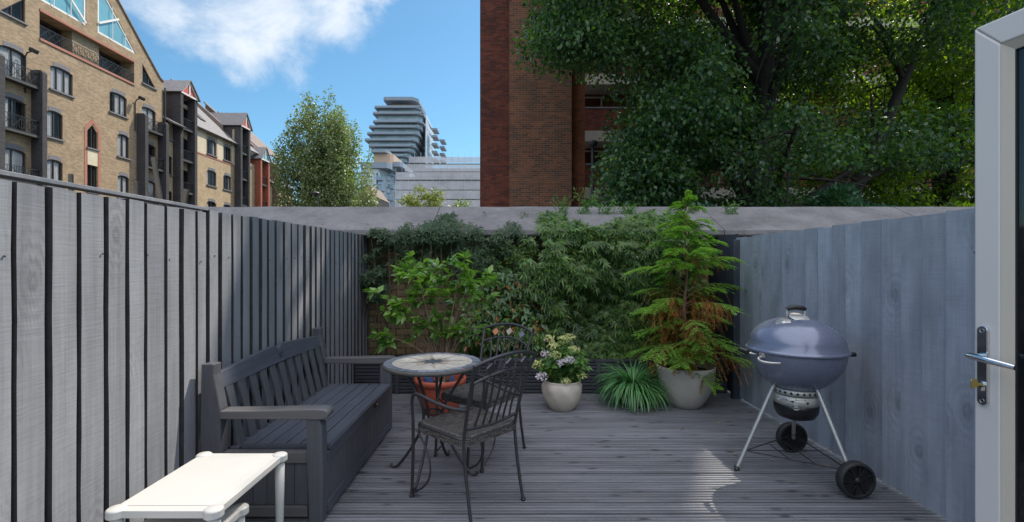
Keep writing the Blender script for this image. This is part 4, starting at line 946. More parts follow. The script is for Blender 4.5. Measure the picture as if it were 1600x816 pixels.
# ---------------------------------------------------------------- climbers on the wall
def stems(root, m, pts, r=.004, name='stem'):
    b = MB()
    for q in pts: b.tube(q, [r*(1-.7*i/(len(q)-1)) for i in range(len(q))], 5)
    return b.build(name, m, root)
def climber(name, label, dens, n, x0, x1, z0, z1, y0, y1, lm, ls, wd, seed, fingers=1, group='climbers on the brick wall', stemn=18, bulge=None, up=.3):
    """dens(x,z) in 0..1 shapes the outline; leaves hang outwards"""
    rg = np.random.default_rng(seed); root = thing(name, label, 'climber', ((x0+x1)/2, 5.56, .3), 0, group); org = np.array(root.location)
    fx = rg.uniform(-3, 3, (6, 3)); ph = rg.uniform(0, 6, 6); PP = []; tot = 0
    while tot < n:
        x = rg.uniform(x0, x1, 20000); z = rg.uniform(z0, z1, 20000)
        nz_ = 1.25*sum(np.sin(fx[i, 0]*3.1*x+fx[i, 1]*3.1*z+ph[i]) for i in range(6))/6
        nf = sum(np.sin(fx[i, 1]*9*x-fx[i, 0]*9*z+ph[i]*2) for i in range(6))/6
        d = dens(x, z)+.38*nz_+.30*nf
        ok = rg.random(20000) < np.clip(d*1.4-.35, 0, 1)
        x, z = x[ok], z[ok]; b_ = np.clip(.5+.6*nz_[ok]+.5*nf[ok], 0, 1)
        y = y1-(y1-y0)*np.clip(b_+rg.normal(0, .22, len(x)), 0, 1)*(bulge(x, z) if bulge else 1)
        over = z > 1.60   # over the coping the plant has to lie on its slope
        ysl = np.clip(5.30+(z-1.73)*2.02, 5.2, 6.0); y = np.where(over, np.minimum(np.where(z > 1.73, ysl-.03, 5.28), 6.0)-rg.random(len(x))*.10, y)
        PP.append(np.stack([x, y, z], 1)); tot += len(x)
    P = np.concatenate(PP)[:n]; st = []
    for k in range(stemn):
        i = rg.integers(len(P)); e = Vector(P[i]-org); s = Vector((e.x+rg.uniform(-.25, .25), .0, .0)); st.append(bez(s, s.lerp(e, .5)+Vector((rg.uniform(-.1, .1), -.03, 0)), e, n=8))
    stems(root, M['bark2'], st, .006)
    D = np.stack([rg.normal(0, .6, len(P)), -np.abs(rg.normal(.5, .4, len(P))), rg.normal(-.55+up*.2, .45, len(P))], 1); Nn = np.stack([rg.normal(0, .4, len(P)), np.full(len(P), -.8), np.abs(rg.normal(.6, .3, len(P)))], 1)
    if fingers > 1:
        Dn = D/np.linalg.norm(D, axis=1, keepdims=True); S = np.cross(Dn, Nn); S /= np.linalg.norm(S, axis=1, keepdims=True)
        A_ = np.linspace(-1.15, 1.15, fingers); P2, D2, N2, L2 = [], [], [], []
        lsz = rg.uniform(.7, 1.25, len(P))*ls
        for a in A_: P2.append(P); D2.append(Dn*math.cos(a)+S*math.sin(a)); N2.append(Nn); L2.append(lsz*(1-.25*abs(a)))
        P, D, Nn, Ls = np.concatenate(P2), np.concatenate(D2), np.concatenate(N2), np.concatenate(L2)
    else: Ls = rg.uniform(.65, 1.25, len(P))*ls
    leaves('foliage', M[lm], root, P-org, D, Nn, Ls, Ls*wd, .1, droop=.12)
    return root
sm = lambda v, a, b: np.clip((v-a)/(b-a), 0, 1)
def dMain(x, z):
    left = .22+.10*np.sin(z*5)+np.where(z < 1.0, .12, 0); topz = 1.80+.06*np.sin(x*5)
    return 1.0*sm(x, left, left+.22)*sm(z, .28, .5)*(1-sm(z, topz-.03, topz+.2))*(1-sm(x, 1.95, 2.2))
climber('passion_vine', 'dense dark green climber with finger-like leaves covering the middle of the wall', dMain, 10500, .1, 2.1, .3, 1.97, 5.05, 5.5, 'lfIvy', .09, .22, 71, fingers=5, stemn=40)
def dTop(x, z):
    e = ((x+.75)/.98)**2+((z-1.58)/.34)**2
    return .66*(1-sm(e, .15, 1.35))
climber('creeper', 'fine-leaved dusky creeper spilling over the coping above the potted citrus', dTop, 2500, -1.62, .3, 1.1, 1.98, 5.2, 5.5, 'lfCreep', .05, .34, 72, fingers=3, stemn=26)
def dHang(x, z): return .62*(1-sm(abs(x-(-.02+.1*np.sin(z*6))), .10, .33))*sm(z, .6, .8)*(1-sm(z, 1.5, 1.7))
climber('creeper', 'thin hanging strands of creeper between the citrus and the dense climber', dHang, 2200, -.45, .4, .55, 1.7, 5.3, 5.55, 'lfIvy', .07, .4, 73, fingers=2)
def dJas(x, z): return 1.05*(1-sm(z, .95, 1.3))*sm(x, -.62, -.3)*(1-sm(x, .42, .7))+.35*(1-sm(z, .7, .9))*sm(x, -.9, -.6)
climber('star_jasmine', 'low glossy-leaved climber with a few red leaves behind the metal chairs', dJas, 5200, -.95, .75, .32, 1.3, 5.1, 5.55, 'lfJas', .075, .45, 74)
def dLeft(x, z): return .55*(1-sm(abs(x+1.50), .05, .16))*sm(z, .8, 1.0)
climber('creeper', 'few dark creeper sprigs in the corner by the end of the grey fence', dLeft, 700, -1.63, -1.25, .7, 1.75, 5.2, 5.55, 'lfCreep', .05, .4, 75, fingers=3, stemn=8)
# weeds along the coping
def weed(label, x, Y, z, h, n, seed, spread=.17):
    n *= 2
    rg = np.random.default_rng(seed); root = thing('wall_weed', label, 'weed', (x, Y, z), 0, 'weeds on the coping'); st = []; P = []
    for k in range(n):
        e = Vector((rg.uniform(-spread, spread), rg.uniform(-.05, .05), h*rg.uniform(.5, 1.05))); q = bez((rg.uniform(-spread, spread)*.6, 0, 0), (e.x*.4, 0, e.z*.6), e, n=6); st.append(q)
        for j in range(1, 7):
            for _ in range(3): P.append(q[j])
    stems(root, M['lfCit'], st, .003); P = np.array(P); leaves('foliage', M['lfHyd'], root, P, rdir(rg, len(P), .2), rdir(rg, len(P), 1), rg.uniform(.02, .05, len(P)), rg.uniform(.006, .014, len(P)), .1)
for i, (x, h, n, lab) in enumerate(((.60, .22, 7, 'thin weed with upright stalks, leftmost on the coping'), (.88, .30, 9, 'spindly tall weed on the coping below the street lamp'), (1.12, .20, 7, 'small weed tuft on the coping right of the tallest weed'), (1.38, .13, 8, 'low weed on the coping left of the conifer tip'), (2.62, .16, 5, 'small weed on the coping right of the conifer'))):
    weed(lab, x, 5.75, 1.94, h, n, 80+i)
# ---------------------------------------------------------------- storage bench
def X3(a): return Matrix.Rotation(R(a), 3, 'X')
be = thing('storage_bench', 'dark graphite storage bench with slatted back and armrests against the left fence', 'bench', (-1.29, 3.22, 0))
YN, YF = 2.50, 3.96; XB, XF = -1.60, -0.985
for y0 in (YN, YF-.07):
    b = MB(); b.prism([(XB-.015, 0), (XB+.085, 0), (XB+.080, .60), (XB+.045, .78), (XB+.045, .835), (XB-.02, .835), (XB-.025, .5)], y0, y0+.07, lambda p, n: (p[0], n, p[1])); loc(b.build('back_post', M['benchZ'], be, bevel=.006), be)
    b = MB(); b.prism([(XF-.075, 0), (XF-.005, 0), (XF, .25), (XF-.004, .50), (XF-.02, .553), (XF-.09, .553), (XF-.085, .3)], y0, y0+.07, lambda p, n: (p[0], n, p[1])); loc(b.build('front_leg', M['benchZ'], be, bevel=.008), be)
    k = MB()
    for (x, z) in ((XB+.03, .5), (XB+.03, .74), (XF-.04, .40)): k.lathe([(0, .003), (.008, .003), (.010, 0)], (0, 0, 0), 12); 
    # armrest with rounded, downturned front end
    n_ = 10; prof = [(XB+.083, .552), (XF+.02-.03, .549)] + [(XF+.0+.032*math.sin(a), .575-.027*math.cos(a)) for a in [math.pi*i/8 for i in range(1, 8)]] + [(XF-.03, .604), (XB+.25, .595), (XB+.083, .594)]
    b = MB(); b.prism(prof, y0-.012, y0+.078, lambda p, n: (p[0], n, p[1])); ar = b.build('armrest', M['benchX'], be, bevel=.005); loc(ar, be)
    # end panel below the seat: top rail, planks, bottom rail
    ys = y0+.018
    loc(box1('end_rail', M['benchX'], be, XB+.086, XF-.087, ys, ys+.04, .31, .372, bevel=.004), be)
    loc(box1('end_rail', M['benchX'], be, XB+.086, XF-.087, ys, ys+.04, .03, .085, bevel=.004), be)
    s = MB(); x = XB+.088
    while x < XF-.12: s.box(x, min(x+.071, XF-.09), ys+.012, ys+.03, .087, .308); x += .073
    loc(s.build('end_panel', M['benchZ'], be, bevel=.003, seg=1), be)
# top rail: gently arched with a small notch in the middle
def rail_top(y):
    t = (y-YN-.07)/(YF-YN-.14); h = .772+.045*(1-abs(2*t-1)**1.3); d_ = abs(t-.5); return h-.028*max(0, 1-d_/.035)
b = MB(); ny = 41; vs = []
for i in range(ny):
    y = YN+.071+(YF-YN-.142)*i/(ny-1); zt = rail_top(y); zb = .690+.012*math.sin(math.pi*i/(ny-1))
    vs += [(XB+.018, y, zb), (XB+.05, y, zb), (XB+.028, y, zt), (XB-.004, y, zt)]
b.add(vs, [(4*i+j, 4*i+(j+1) % 4, 4*i+4+(j+1) % 4, 4*i+4+j) for i in range(ny-1) for j in range(4)] + [(0, 1, 2, 3), (4*ny-1, 4*ny-2, 4*ny-3, 4*ny-4)])
loc(b.build('top_rail', M['bench'], be, bevel=.003), be)
em = MB(); cy = (YN+YF)/2
for sgn in (-1, 1):
    q = [Vector((XB+.047-.0, cy+sgn*(.010+.020*math.cos(a)), .752+.014*math.sin(a))) for a in [2*math.pi*i/14 for i in range(12)]]; em.tube(q, .0018, 5)
o = em.build('scroll_emblem', M['tube'], be); loc(o, be)
for i in range(11):
    y = YN+.135+(YF-YN-.27)*i/10; b = MB()
    # each slat narrows in the middle, as moulded
    P = [(.0, .036), (.25, .031), (.5, .026), (.75, .031), (1, .036)]; vs = []
    for t, hw in P:
        z = .372+t*(.698-.372); x = XB+.115-.075*t
        vs += [(x-.008, y-hw, z), (x+.010, y-hw, z), (x+.010, y+hw, z), (x-.008, y+hw, z)]
    b.add(vs, [(4*k+j, 4*k+(j+1) % 4, 4*k+4+(j+1) % 4, 4*k+4+j) for k in range(4) for j in range(4)] + [(0, 1, 2, 3), (19, 18, 17, 16)])
    loc(b.build('back_slat', M['benchZ'], be, bevel=.003), be)
loc(box1('lower_back_rail', M['bench'], be, XB+.088, XB+.135, YN+.072, YF-.072, .345, .378, bevel=.004), be)
# lid: planked, slightly overhanging, in one piece with a lock notch
s = MB(); x = XB+.14; xe = XF+.012
for (x0, x1, z0, z1) in ((x, xe, .362, .386),): s.box(x0, x1, YN+.082, YF-.082, z0, z1)
pl = (xe-x-.006)/6
for k in range(6): s.box(x+.003+k*pl, x+.003+(k+1)*pl-.005, YN+.085, YF-.085, .3865, .392)
loc(s.build('lid', M['bench'], be, bevel=.0022), be)
box_ = MB(); box_.box(XF-.03, XF-.012, YN+.072, YF-.072, .03, .355); loc(box_.build('front_panel', M['bench'], be, bevel=.003), be)
s = MB(); y = YN+.075
while y < YF-.1: s.box(XF-.0115, XF-.006, y, y+.088, .09, .30); y += .0915
loc(s.build('front_planks', M['benchZ'], be, bevel=.002, seg=1), be)
loc(box1('front_rail', M['bench'], be, XF-.0115, XF+.002, YN+.072, YF-.072, .304, .356, bevel=.004), be)
loc(box1('front_rail', M['bench'], be, XF-.0115, XF+.002, YN+.072, YF-.072, .03, .088, bevel=.004), be)
loc(box1('rear_panel', M['bench'], be, XB+.088, XB+.105, YN+.072, YF-.072, .03, .344), be)
lk = MB(); lk.box(XF+.0025, XF+.016, cy+.19, cy+.25, .33, .372); l_ = lk.build('latch', M['blackpl'], be, bevel=.004); loc(l_, be)
o = MB().lathe([(0, .004), (.008, .004), (.009, 0)], n=14).build('lock_eye', M['brass'], l_); o.rotation_euler = (0, R(90), 0); o.location = Vector((XF+.0165, cy+.22, .35))-Vector((0, 0, 0))

# ---------------------------------------------------------------- white nesting tables
def white_table(label, x0, x1, y0, y1, h, leg_r=.019):
    t = thing('side_table', label, 'table', ((x0+x1)/2, (y0+y1)/2, 0), 0, 'white plastic nesting tables'); cx, cy_ = (x0+x1)/2, (y0+y1)/2
    kr = .034; a, c = (x1-x0)/2-kr*.75, (y1-y0)/2-kr*.75
    # outline with a round lobe at each corner
    def outline(g):
        P = []
        for (sx, sy, a0) in ((1, 1, -60), (-1, 1, 30), (-1, -1, 120), (1, -1, 210)):
            for i in range(11):
                an = R(a0+210*i/10); P.append((sx*a+(kr-g)*math.cos(an), sy*c+(kr-g)*math.sin(an)))
        return P
    b = MB(); b.prism(outline(0), h-.032, h-.004, lambda p, n: (p[0], p[1], n)); top = b.build('tabletop', M['whitepl'], t, bevel=.003)
    rim = MB(); a2, c2 = a+.013, c+.013
    q = MB(); q.box(-a+.02, a-.02, -c+.02, c-.02, h-.006, h-.0015); q.build('top_panel', M['whitepl'], top, bevel=.002)
    for sx in (1, -1):
        for sy in (1, -1):
            l = MB(); l.lathe([(0, h-.033), (leg_r*1.15, h-.033), (leg_r, h*.5), (leg_r*.72, .006), (leg_r*.6, 0), (0, 0)], (sx*a, sy*c, 0), 20); l.build('leg', M['whitepl'], t)
            k = MB(); k.lathe([(0, h+.001), (kr*.8, h+.0005), (kr*.97, h-.004), (kr*.99, h-.006)], (sx*a, sy*c, 0), 22); k.build('corner_cap', M['whitepl'], top)
    return t
white_table('larger sunlit white plastic side table in front of the bench', -1.475, -1.068, 1.735, 2.285, .465)
white_table('smaller white plastic table tucked under the sunlit white side table', -1.44, -1.092, 1.56, 1.995, .365, .017)

# ---------------------------------------------------------------- mosaic bistro table
TX, TY = -.515, 3.12; TR = .318; TH = .722
bt = thing('bistro_table', 'round bistro table with star mosaic top on curved dark metal legs', 'table', (TX, TY, 0))
b = MB(); b.lathe([(0, TH-.030), (TR-.02, TH-.030), (TR-.006, TH-.026), (TR, TH-.015), (TR-.003, TH-.004), (TR-.008, TH-.0005), (0, TH-.0005)], n=64); top = b.build('tabletop', M['edge'], bt)
def sector(r0, r1, a0, a1, z, n=3):
    P = [(r0*math.cos(a0+(a1-a0)*i/n), r0*math.sin(a0+(a1-a0)*i/n), z) for i in range(n+1)] + [(r1*math.cos(a1-(a1-a0)*i/n), r1*math.sin(a1-(a1-a0)*i/n), z) for i in range(n+1)]
    return P, [tuple(range(len(P)))]
b = MB(); z = TH+.0016; a = 0
while a < 2*math.pi-.05:
    da = min(rnd.uniform(.17, .3), 2*math.pi-a); b.add(*sector(.258, TR-.010, a+.012, a+da-.004, z)); a += da
b.build('slate_ring', M['slatetile'], top)
b = MB(); nr = 28
for i in range(nr): b.add(*sector(.238, .255, 2*math.pi*i/nr+.01, 2*math.pi*(i+1)/nr-.005, z))
b.build('cream_ring', M['creamtile'], top)
b = MB(); b2 = MB(); b3 = MB(); rot = R(12)
for i in range(8):
    a = rot+i*math.pi/4; am = a+math.pi/8; ap = a-math.pi/8
    # cream field wedges split in crazy-paving pieces, a tan long star and a small dark star in the middle
    b.add(*sector(.115, .234, a+.03, am-.008, z)); b.add(*sector(.115, .234, am+.008, a+math.pi/4-.03, z))
    L_ = .225 if i % 2 == 0 else .185
    P = lambda r, an, dz=0: (r*math.cos(an), r*math.sin(an), z+.0014+dz)
    b2.add([P(.07, a-.30), P(L_, a), P(.07, a+.30)], [(0, 1, 2)])
    b3.add([P(0, 0, .0012), P(.042, a-math.pi/8, .0012), P(.105 if i % 2 == 0 else .085, a, .0012), P(.042, a+math.pi/8, .0012)], [(0, 1, 2, 3)])
b.add(*sector(0.0001, .118, 0, 6.283, z-.0006, 40)); b.add(*sector(0.0001, .257, 0, 6.283, z-.0010, 60))
b.build('marble_field', M['creamtile'], top); b2.build('long_star', M['tantile'], top); b3.build('dark_star', M['darktile'], top)
b = MB(); q = [(.175*math.cos(a), .175*math.sin(a), TH-.038) for a in [2*math.pi*i/32 for i in range(33)]]; b.tube(q, .008, 8); q = [(.052*math.cos(a), .052*math.sin(a), .40) for a in [2*math.pi*i/20 for i in range(21)]]; b.tube(q, .007, 8); b.build('ring_brace', M['tube'], bt)
for an in (165, 77, -10, -104):
    c, s_ = math.cos(R(an)), math.sin(R(an)); rz = [(.235, .693), (.16, .62), (.04, .50), (.02, .34), (.10, .13), (.20, .035), (.255, .006), (.295, .022), (.30, .034)]
    pts = bez(*[(r*c, r*s_, h) for r, h in rz[:4]], n=10)[:-1] + bez(*[(r*c, r*s_, h) for r, h in ((.062, .40), (.03, .22), (.12, .05), (.20, .030))], n=10)[:]
    pts = [Vector((r*c, r*s_, h)) for r, h in ((.228, .695), (.205, .655), (.172, .60), (.135, .545), (.102, .49), (.076, .435), (.064, .39), (.066, .34), (.082, .285), (.108, .225), (.142, .165), (.182, .105), (.220, .055), (.252, .020), (.275, .010), (.292, .016), (.302, .030))]
    b = MB(); b.tube(pts, .0095, 8); b.build('leg', M['tube'], bt)
    
# ---------------------------------------------------------------- metal armchairs with woven seats
def make_chair(label, loc_, rz):
    """origin under the seat centre; faces +Y in its own frame"""
    t = thing('metal_armchair', label, 'chair', loc_, rz, 'metal armchairs at the bistro table')
    W_, D_, SH = .205, .205, .425; r = .0095
    fm = []
    for s in (-1, 1):
        # rear leg and back upright in one tube, splayed and reclined
        q = bez((s*.20, -D_-.055, 0), (s*.195, -D_-.0, .25), (s*.197, -D_+.01, .42), n=6)[:-1] + bez((s*.197, -D_+.01, .42), (s*.20, -D_-.02, .6), (s*.232, -D_-.115, .845), n=8)
        b = MB(); b.tube(q, r, 8); b.build('rear_leg', M['tube'], t)
        # front leg running up into the arm
        q = [(s*.215, D_+.035, 0), (s*.217, D_+.022, .2), (s*.222, D_+.012, .42), (s*.235, D_+.005, .55), (s*.238, D_-.005, .595), (s*.24, D_-.035, .618), (s*.242, D_-.10, .618), (s*.238, -.02, .602), (s*.222, -.14, .592), (s*.206, -D_-.035, .600)]
        P = [Vector(v) for v in q]; sm_ = []
        for i in range(len(P)-1):
            for k in range(4):
                t_ = k/4; p0, p1, p2, p3 = P[max(0, i-1)], P[i], P[i+1], P[min(len(P)-1, i+2)]
                sm_.append(.5*((2*p1)+(p2-p0)*t_+(2*p0-5*p1+4*p2-p3)*t_**2+(3*p1-p0-3*p2+p3)*t_**3))
        sm_.append(P[-1]); b = MB(); b.tube(sm_, r, 8); b.build('front_leg_and_arm', M['tube'], t)
        for (x, y) in ((s*.20, -D_-.055), (s*.215, D_+.035)):
            f = MB(); f.lathe([(0, .012), (.013, .012), (.014, 0), (0, 0)], (x, y, 0), 12); f.build('foot_cap', M['blackpl'], t)
        # curved side strut under the seat
        b = MB(); b.tube(bez((s*.205, D_+.01, .40), (s*.19, .1, .30), (s*.2, -.02, .14), (s*.215, D_+.03, .03), n=14), .006, 6); b.build('side_strut', M['tube'], t)
    # seat: rounded woven pad on a tube ring
    pts = []; rc_ = .06
    for (cx, cy_, a0) in ((W_-rc_, D_-rc_, 0), (-W_+rc_, D_-rc_, 90), (-W_+rc_, -D_+rc_, 180), (W_-rc_, -D_+rc_, 270)):
        for i in range(7): an = R(a0+15*i); pts.append((cx+rc_*math.cos(an), cy_+rc_*math.sin(an)))
    ring = [Vector((x, y, SH-.004+.012*(x/W_)**2)) for x, y in pts]; b = MB(); b.tube(ring+[ring[0], ring[1]], .0105, 8); b.build('seat_frame', M['tube'], t)
    b = MB(); n = 12; vs = []
    for k in range(n+1):
        f = 1-k/n
        for x, y in pts: X, Y = x*f, y*f; vs.append((X, Y, SH+.010-.014*(1-(max(abs(X)/W_, abs(Y)/D_))**2)+.012*(X/W_)**2))
    m_ = len(pts); b.add(vs, [(k*m_+i, k*m_+(i+1) % m_, (k+1)*m_+(i+1) % m_, (k+1)*m_+i) for k in range(n) for i in range(m_)], True); b.build('woven_seat', M['wicker'], t, solid=.012)
    ap = MB()
    for i in range(m_):  # woven skirt round the frame
        (x0, y0), (x1, y1) = pts[i], pts[(i+1) % m_]; ap.add([(x0*1.055, y0*1.055, SH+.008), (x1*1.055, y1*1.055, SH+.008), (x1*1.055, y1*1.055, SH-.026), (x0*1.055, y0*1.055, SH-.026)], [(0, 3, 2, 1)])
    ap.build('woven_edge', M['wickerE'], t, solid=.006)
    # back: plane through the uprights
    def B(u, z, off=0):
        """u -1..1 across, z height: on the reclined, slightly bowed back"""
        k = max(0, (z-.42)/.425); wdt = .197+.035*k**1.5; y = -D_+.01-.125*k**1.35 - .028*(1-u*u)*min(1, k*2)-off
        return Vector((u*wdt, y, z))
    def curve(u0, u1, z0, rise, n=16): return [B(u0+(u1-u0)*i/n, z0+rise*(1-(2*i/n-1)**2)) for i in range(n+1)]
    b = MB(); b.tube(curve(-1.02, 1.02, .842, .045), .0105, 8); b.build('top_rail', M['tube'], t)
    b = MB(); b.tube(curve(-1, 1, .742, .048), .0085, 8); b.build('mid_rail', M['tube'], t)
    b = MB(); b.tube(curve(-1, 1, .492, -.012), .0095, 8); b.build('lower_rail', M['tube'], t)
    for i, u in enumerate((-.68, -.40, -.13, .13, .40, .68)):
        b = MB(); b.tube([B(u*(1-.12*math.sin(math.pi*j/8)), .492-.012*(1-u*u)+(.25+.055*(1-u*u))*j/8) for j in range(9)], .0065, 6); b.build('back_bar', M['tube'], t)
    for i, u in enumerate((-.55, 0, .55)):
        zc = .815+.036*(1-u*u)-.018; c = B(u, zc); e = .030; w_ = B(u+.01, zc)-B(u-.01, zc); w_.normalize(); up = (B(u, zc+.02)-B(u, zc-.02)).normalized(); nrm = w_.cross(up)
        b = MB(); vs = [c+v+nrm*q for q in (-.005, .005) for v in (up*e, w_*e, -up*e, -w_*e)]; b.add(vs, [(3, 2, 1, 0), (4, 5, 6, 7)]+[(j, (j+1) % 4, 4+(j+1) % 4, 4+j) for j in range(4)])
        b.build('tile_diamond', M['darktile'] if rz_flip else (M['terratile'], M['tantile'], M['slatetile'])[2-i], t, bevel=.001)
        b = MB(); sg_ = -1 if nrm.y > 0 else 1; e2 = e*1.08; vs = [c+v+nrm*q*sg_ for q in (.0055, .008) for v in (up*e2, w_*e2, -up*e2, -w_*e2)]; b.add(vs, [(3, 2, 1, 0), (4, 5, 6, 7)]+[(j, (j+1) % 4, 4+(j+1) % 4, 4+j) for j in range(4)]); b.build('tile_backing', M['tube'], t)
        b = MB(); b.tube([c+up*e, c+up*(e+.018)], .0045, 5); b.tube([c-up*e, c-up*(e+.020)], .0045, 5); b.build('tile_pin', M['tube'], t)
    return t
rz_flip = True
make_chair('nearest dark metal armchair, its back to the camera, woven seat in front of the table', (-.262, 2.792, 0), math.atan2(.68, -.73)-math.pi/2)
rz_flip = False
make_chair('dark metal armchair with coloured tile diamonds, half hidden behind the mosaic table', (-.225, 3.455, 0), math.atan2(-.80, -.60)-math.pi/2)

# ---------------------------------------------------------------- kettle barbecue
KX, KY = 1.858, 3.14
kb = thing('kettle_barbecue', 'slate blue kettle barbecue on three metal legs with two black wheels', 'barbecue', (KX, KY, 0))
RZ = .795; KR = .283
prof = [(0, .530), (.06, .531), (.12, .540)] + [(KR*math.sin(a), RZ-.265*math.cos(a)**1.0) for a in [R(28+62*i/14) for i in range(15)]]
b = MB(); b.lathe(prof, n=64); b.lathe([(KR, RZ-.001), (KR+.006, RZ+.0), (KR+.006, RZ+.006), (KR-.004, RZ+.006)], n=64); b.build('bowl', M['enamel'], kb)
prof = [(KR+.013, RZ+.000), (KR+.016, RZ+.006), (KR+.014, RZ+.014), (KR+.005, RZ+.018), (KR+.001, RZ+.022)] + [((KR)*math.cos(a)**.80, RZ+.022+.188*math.sin(a)) for a in [R(8+82*i/16) for i in range(1, 16)]] + [(0, RZ+.210)]
b = MB(); b.lathe(prof, n=64); b.lathe([(KR+.013, RZ), (KR+.008, RZ-.004), (KR+.007, RZ+.004)], n=64); lid = b.build('lid', M['enamel'], kb)
hz = RZ+.208
b = MB(); b.tube(bez((-.052, 0, hz-.002), (-.056, 0, hz+.03), (-.054, 0, hz+.062), n=5), [.006]*6, 8, flat=1.6); b.tube(bez((.052, 0, hz-.002), (.056, 0, hz+.03), (.054, 0, hz+.062), n=5), .006, 8, flat=1.6); hb = b.build('handle_bracket', M['alu'], lid); hb.rotation_euler = (0, 0, R(-8))
b = MB(); b.tube(arc((-.060, 0, hz+.058), (.060, 0, hz+.058), .012, 10), [.009, .0125, .014, .015, .015, .015, .015, .015, .014, .0125, .009], 12, flat=1.2); h_ = b.build('lid_handle', M['blackpl'], lid); h_.rotation_euler = (0, 0, R(-8))
b = MB(); b.lathe([(0, .003), (.055, .001), (.062, -.002), (.055, -.003), (0, -.002)], n=24); o = b.build('heat_shield', M['alu'], lid); o.location = (.0, -.035, hz+.012); o.rotation_euler = (R(22), 0, 0)
b = MB(); b.lathe([(0, .012), (.012, .012), (.014, .006), (.042, .005), (.045, 0), (0, 0)], n=24); o = b.build('lid_vent', M['alu'], lid); o.location = (-.125, -.075, RZ+.187); o.rotation_euler = (R(20), R(-24), 0)
b = MB(); b.lathe([(0, .010), (.011, .008), (.013, 0)], n=14); o = b.build('lid_rivet', M['alu'], lid); o.location = (.185, -.04, RZ+.16); o.rotation_euler = (R(10), R(38), 0)
# side handles
b = MB(); b.tube(bez((-KR-.004, -.055, RZ-.018), (-KR-.055, -.05, RZ-.01), (-KR-.06, -.02, RZ-.006), n=8), .0045, 6); b.tube(bez((-KR-.004, .055, RZ-.018), (-KR-.055, .05, RZ-.01), (-KR-.06, .02, RZ-.006), n=8), .0045, 6); b.build('handle_wire', M['alu'], kb)
b = MB(); b.tube([(-KR-.058, -.05, RZ-.006), (-KR-.066, 0, RZ-.004), (-KR-.058, .05, RZ-.006)], .0145, 10); b.build('side_handle', M['blackpl'], kb)
b = MB(); b.tube(bez((-.262, -.105, RZ-.02), (-.37, -.14, RZ-.035), (-.33, -.22, RZ-.045), (-.225, -.215, RZ-.045), n=12), .0065, 8, flat=1.5); b.box(-.285, -.262, -.115, -.085, RZ-.03, RZ+.0); b.build('lid_hook', M['alu'], kb)
b = MB(); b.tube([(KR+.0, -.03, RZ-.02), (KR+.05, -.04, RZ-.022)], .008, 8); b.tube([(KR+.045, -.038, RZ-.022), (KR+.075, -.045, RZ-.022)], [.016, .014], 12); b.build('tool_knob', M['blackpl'], kb)
b = MB(); b.tube(bez((KR+.055, -.04, RZ-.03), (KR+.12, -.06, RZ-.01), (KR+.08, -.05, RZ+.05), (KR+.01, -.04, RZ+.03), n=14), .002, 5); b.build('tool_wire', M['alu'], kb)
# ash catcher: perforated steel collar, ring and black bowl
b = MB(); b.lathe([(.1285, .452), (.130, .452), (.130, .513), (.1285, .513)], n=48); b.lathe([(.126, .520), (.133, .519), (.136, .552), (.128, .553)], n=48); collar = b.build('vent_collar', M['silver'], kb)
b = MB(); b.lathe([(.1285, .512), (.1285, .521)], n=48); b.build('collar_gap', M['enamel2'], collar)
for i in range(24):
    a = 2*math.pi*i/24+.06; o = MB().lathe([(0, .0), (.0085, .0)], n=14).build('vent_hole', M['dark'], collar)
    o.location = (.1357*math.cos(a), .1357*math.sin(a), .536); o.rotation_euler = (0, R(90)-.09, a)
def mark(poly, a_c, zc, name):
    """flat printed shape wrapped on the collar at angle a_c"""
    b = MB(); rr = .1308; b.add([(rr*math.cos(a_c+x/rr), rr*math.sin(a_c+x/rr), zc+y) for x, y in poly], [tuple(range(len(poly)))]); b.build(name, M['enamel2'], collar)
A0 = math.atan2(-KY, -KX)
for k in range(6):  # long scale arrow
    mark([(.002+k*.008, .010), (.0105+k*.008, .010), (.0105+k*.008, .0125), (.002+k*.008, .0125)], A0, .487, 'scale_line')
mark([(.002, .006), (.002, .017), (-.008, .0115)], A0, .487, 'scale_mark'); mark([(.050, .006), (.058, .0115), (.050, .017)], A0, .487, 'scale_mark')
mark([(.060, -.010), (.072, -.010), (.076, .0), (.056, .0)], A0, .485, 'kettle_icon'); mark([(.060, .003), (.072, .003), (.068, .008), (.064, .008)], A0, .485, 'kettle_icon')
mark([(-.062, .002), (-.054, .008), (-.054, .004), (-.046, .004), (-.046, .0), (-.054, .0), (-.054, -.004)], A0, .488, 'arrow_icon')
mark([(-.030, -.004), (-.024, .004), (-.016, .002), (-.012, .008), (-.010, -.002), (-.018, -.010)], A0, .488, 'flame_icon'); mark([(-.040, -.008), (-.0385, -.008), (-.036, .008), (-.0375, .008)], A0, .488, 'divider_mark')
b = MB(); b.lathe([(.1262, .500), (.1268, .453), (.1315, .450), (.1315, .435), (.128, .40), (.108, .366), (.07, .352), (0, .350)], n=40); b.build('ash_bowl', M['enamel2'], kb)
b = MB(); b.tube(bez((.030*math.cos(A0)-.0, 0, 0), (0, 0, 0), n=2), .001, 4); c0 = Vector((math.cos(A0), math.sin(A0), 0)); s0 = Vector((-c0.y, c0.x, 0)); b = MB()
q = [c0*.136+s0*x+Vector((0, 0, z)) for x, z in ((-.016, .458), (-.018, .446), (-.010, .438), (.010, .438), (.018, .446), (.016, .458))]; b.tube(q, .003, 6); b.obox(c0*.133+Vector((0, 0, .457)), (.012, .024, .016), Matrix.Rotation(A0, 3, 'Z')); b.build('bowl_latch', M['steel'], kb)
b = MB(); b.tube(bez((-.12, -.08, .50), (-.17, -.13, .505), (-.20, -.10, .50), (-.15, -.05, .505), n=10), .0035, 6); b.build('damper_lever', M['alu'], kb)
